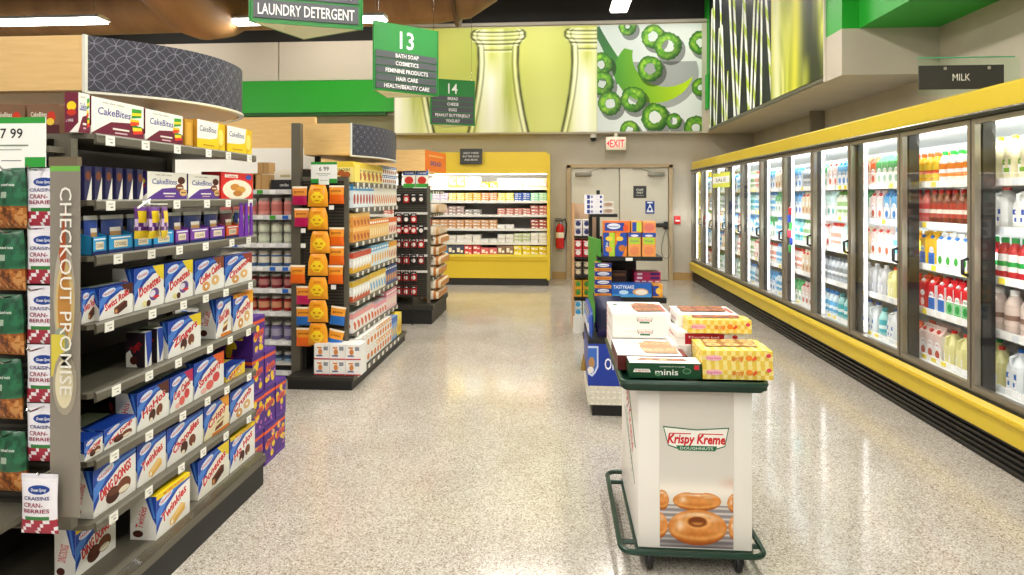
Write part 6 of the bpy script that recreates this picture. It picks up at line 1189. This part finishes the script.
for i, (a, b_, ds) in enumerate(((628, 641, 'third'), (642, 656, 'last'))):
    up(a, b_, 0, [('r', .08, .52, .92, .8, '#b5d43a'), ('r', 0, .82, 1, 1, '#2a4fae'), ('e', .5, .88, .3, .05, '#e8e8f4'), ('e', .5, .25, .36, .18, '#e88a5a'), ('t', 'Donuts', .5, .66, .08, '#2a3f8f', {'fit': .6})], '#f0a05a', 'upright orange box with lime band, %s on the upper rack shelf' % ds)
up(603, 630, .207, [('r', .06, .15, .8, .85, '#31459f'), ('e', .4, .55, .25, .25, '#e8eef8'), ('t', "Entenmann's", .4, .55, .2, '#2a3f8f', {'fit': .4}), ('e', .85, .4, .1, .3, '#e8582a')], '#e87a30', 'flat blue and orange pastry box lying on the upright ones', .1)
up(631, 642, .207, [('r', .1, .1, .5, .9, '#2a4fae'), ('r', .5, .1, .95, .9, '#c5d84a')], '#f0a04a', 'small lime and blue box lying on the upright ones', .1)
up(642.5, 656, .207, [('e', .5, .45, .4, .35, '#e0786a'), ('r', 0, .85, 1, 1, '#f6c07a')], '#f0955a', 'small orange box lying at the end on the upright ones', .1)
zs2 = zt(297.5) + .001
for q in range(4):
    carton('pastry_box', .14, .13, .073, '#e8a03a', [('r', 0, .4, 1, 1, '#233a8a'), ('e', .5, .72, .36, .2, '#e8ecf6'), ('t', "Entenmann's", .5, .72, .2, '#23386f', {'fit': .55}), ('r', .1, .05, .9, .3, '#c8742a')], [('r', 0, .4, 1, 1, '#233a8a')], None, 'navy and orange pastry box, %s of the stack on the lower rack shelf' % ['lowest', 'second', 'third', 'topmost'][q], 'box', None, (fx(603.5, YT), YT + .02, zs2 + q * .0735))
a, b_ = fx(612, YT), fx(652, YT)
carton('cake_box', b_ - a, .13, .115, '#2464bc', [('p', [(0, .0), (1, 0), (1, .3), (0, .2)], '#4fa0e0'), ('e', .72, .4, .2, .27, '#d9a878'), ('e', .74, .38, .15, .2, '#efe6da'), ('t', 'TASTYKAKE', .3, .76, .26, '#f4f6fa', {'fit': .52}), ('e', .3, .36, .12, .16, '#bfe0f6')], [('r', 0, 0, 1, 1, '#1a4a94')], [('r', 0, 0, 1, 1, '#2a5cae')], 'long blue pie box with white lettering on the lower rack shelf', 'box', None, ((a + b_) / 2, YT + .015, zs2))
carton('cake_box', .085, .13, .11, '#e8a03a', [('r', 0, .1, .6, .9, '#24409a'), ('e', .6, .5, .3, .25, '#f0c04a')], None, None, 'small yellow and blue box at the end of the lower rack shelf', 'box', None, (fx(658, YT), YT + .015, zs2))
for i in range(4):
    carton('snack_pack', .055, .2, .13, '#b52350', [('r', .3, .1, .7, .8, '#2a1a24'), ('r', .15, .85, .85, .95, '#e8d0d8')], None, None, 'magenta upright pack standing behind the long blue pie box', 'pack', 'magenta packs behind the pie box', (fx(637 + i * 6.5, YT + .2), YT + .16, zs2))
for i, z in enumerate((.131, .166)):
    carton('snack_pack', .23, .18, .033, '#c02a5a', [('r', .1, .2, .3, .8, '#e8d0d8'), ('r', .6, .2, .95, .8, '#3a2a7a')], None, None, 'flat magenta pack lying on the upright magenta ones, %s' % ['lower', 'upper'][i], 'pack', None, (fx(647, YT + .2), YT + .165, zs2 + z))
for i in range(3):
    carton('dark_pack', .13, .14, .07, '#3a2018', [('r', .1, .3, .9, .6, '#7a4a28')], None, None, 'dark brown pack in the shadowed middle of the lower rack shelf, %s' % ['lowest', 'middle', 'topmost'][i], 'pack', None, (fx(619, YT + .2), YT + .17, zs2 + i * .072))
# ================================================================ NARROW SNACK RACK behind
YR = 7.0; xa, xb = fx(574, YR), fx(591, YR); zr = lambda py: fz(py, .15, YR); w = xb - xa
t = thing('snack_rack', 'narrow tan sided rack of snack packs on a white base before the door', 'display rack', ((xa + xb) / 2, YR, 0))
mb = MB().box(-w / 2 - .015, 0, .05, -w / 2 + .005, .5, zr(203), M('#c99a6a')); mb.build('side_panel', t, smooth=False)
MB().box(-w / 2 - .01, -.01, 0, w / 2 + .02, .5, zr(316), WHITE).build('base', t, smooth=False); MB().box(w / 2 + .08, .3, .0, w / 2 + .12, .34, zr(190), BLACK).box(-w / 2, .4, .1, w / 2 + .1, .44, zr(204), M('#c9a88a')).build('back_board', t, smooth=False)
SRZ = [zr(316) + .001]
for py in (297, 276, 257, 236): MB().box(-w / 2, 0, zr(py) - .02, w / 2, .4, zr(py), BLACK).build('shelf', t, smooth=False); SRZ.append(zr(py) + .001)
sc_ = [('#e6ece4', '#3f9ad2', 'white and blue mixed pack'), ('#e8a42a', '#4a8a3a', 'orange and green pack'), ('#4a4038', '#d8c8a8', 'dark pack'), ('#c8303a', '#f0e8e4', 'red and white pack'), ('#efe9e6', '#33386a', 'white and navy pack')]
for s in range(5):
    c1, c2, ds = sc_[s]; hmax = ((SRZ[s + 1] - .03) if s < 4 else SRZ[s] + .2) - SRZ[s]
    for i in range(2):
        for q in range(2):
            h = hmax / 2 - .01; carton('snack_pack', w / 2 - .012, .2, h, c1, [('e', .5, .5, .35, .3, c2), ('r', .1, .8, .9, .9, c2)], None, None, '%s on the %s shelf of the narrow rack' % (ds, sn[min(s, 4)] if s else 'lowest'), 'pack', '%s group on the narrow rack' % ds, ((xa + xb) / 2 + (i - .5) * w / 2, YR + .02, SRZ[s] + q * (h + .002)))
t = thing('pedestal_shelf', 'small black shelf on a slim post topped with white and blue boxes', 'shelf', (fx(603, 6.6), 6.6, 0)); zk = lambda py: fz(py, .3, 6.6)
MB().box(-.14, -.02, zk(217), .15, .25, zk(214), BLACK).build('shelf', t, smooth=False); MB().box(-.14, .2, 0.02, -.1, .24, zk(217), BLACK).box(-.2, .1, 0, .1, .34, .03, BLACK).build('post', t, smooth=False)
for i in range(2):
    for q in range(4):
        carton('cream_box', .1, .1, .05, '#eceaf0', [('r', .25, .1, .55, .9, '#23388a'), ('e', .75, .5, .12, .3, '#8a90b8')] if i == 0 else [('r', .1, .1, .5, .9, '#e8e6ee'), ('e', .7, .5, .12, .3, '#23388a')], None, None, 'white and navy box on the small black shelf, %s of the %s pile' % (['lowest', 'second', 'third', 'topmost'][q], ['first', 'second'][i]), 'box', None, (fx(589.5 + i * 9.5, 6.6) , 6.61, zk(214) + .001 + q * .0515))
for q in range(2): carton('bread_pack', .11, .1, .065, '#d9cfc4', [('e', .5, .5, .4, .3, '#b09078'), ('r', 0, .85, 1, 1, '#f0ece6')], None, None, 'pale bread pack on the small black shelf, %s of two' % ['lower', 'upper'][q], 'pack', None, (fx(608.5, 6.6), 6.61, zk(214) + .001 + q * .067))
xl = fx(104, 8.2)
lamp(xl - 1.3, 8.2, fz(16, xl, 8.2), 2.6, 'x', 'white hanging strip light above the wooden canopy of the snack shelves', None)
lamp((fx(232, 8.3) + fx(386, 8.3)) / 2, 8.3, fz(14, -2, 8.3), fx(386, 8.3) - fx(232, 8.3), 'x', 'white hanging strip light behind the hanging aisle signs', None)
lamp(.95, 8.6, fz(1, 1, 8.6) + .2 , 1.9, 'y', 'white strip light hanging above the double door approach', None)
n = 0
for y in (5.4, 2.6, -.2, -3):
    for x in (-4.6, -1.0, 1.1):
        if (x, y) == (1.1, 8.6): continue
        lamp(x, y, 4.05, 2.4, 'x' if x < -2 else 'y', 'white hanging strip light over the shop floor', 'strip lights over the shop floor', LP)
lamp(-7.5, 6, 4.05, 2.4, 'x', 'white hanging strip light over the shop floor', 'strip lights over the shop floor', LP)
lamp(-7.5, 1, 4.05, 2.4, 'x', 'white hanging strip light over the shop floor', 'strip lights over the shop floor', LP)
for x in (-7.5, -4, -.9, 1.6): lamp(x, 10.45, 5.1, 2.2, 'x', 'strip light added out of view to brighten the back wall and murals', 'added strip lights brightening the back wall', 24)  # extra lamps above the view, added to light the upper wall and murals
w = bpy.data.worlds.new('world'); SC.world = w; w.use_nodes = True
w.node_tree.nodes['Background'].inputs[0].default_value = (1, .95, .88, 1); w.node_tree.nodes['Background'].inputs[1].default_value = .5
SC.view_settings.view_transform = 'Standard'; SC.view_settings.look = 'None'; SC.view_settings.gamma = 1; SC.view_settings.exposure = -0.08
try: SC.view_settings.use_curve_mapping = False
except Exception: pass
SC.cycles.use_denoising = True; SC.cycles.max_bounces = 8; SC.cycles.diffuse_bounces = 3; SC.cycles.glossy_bounces = 3; SC.cycles.transparent_max_bounces = 12
SC.cycles.caustics_reflective = False; SC.cycles.caustics_refractive = False; SC.cycles.sample_clamp_indirect = 6
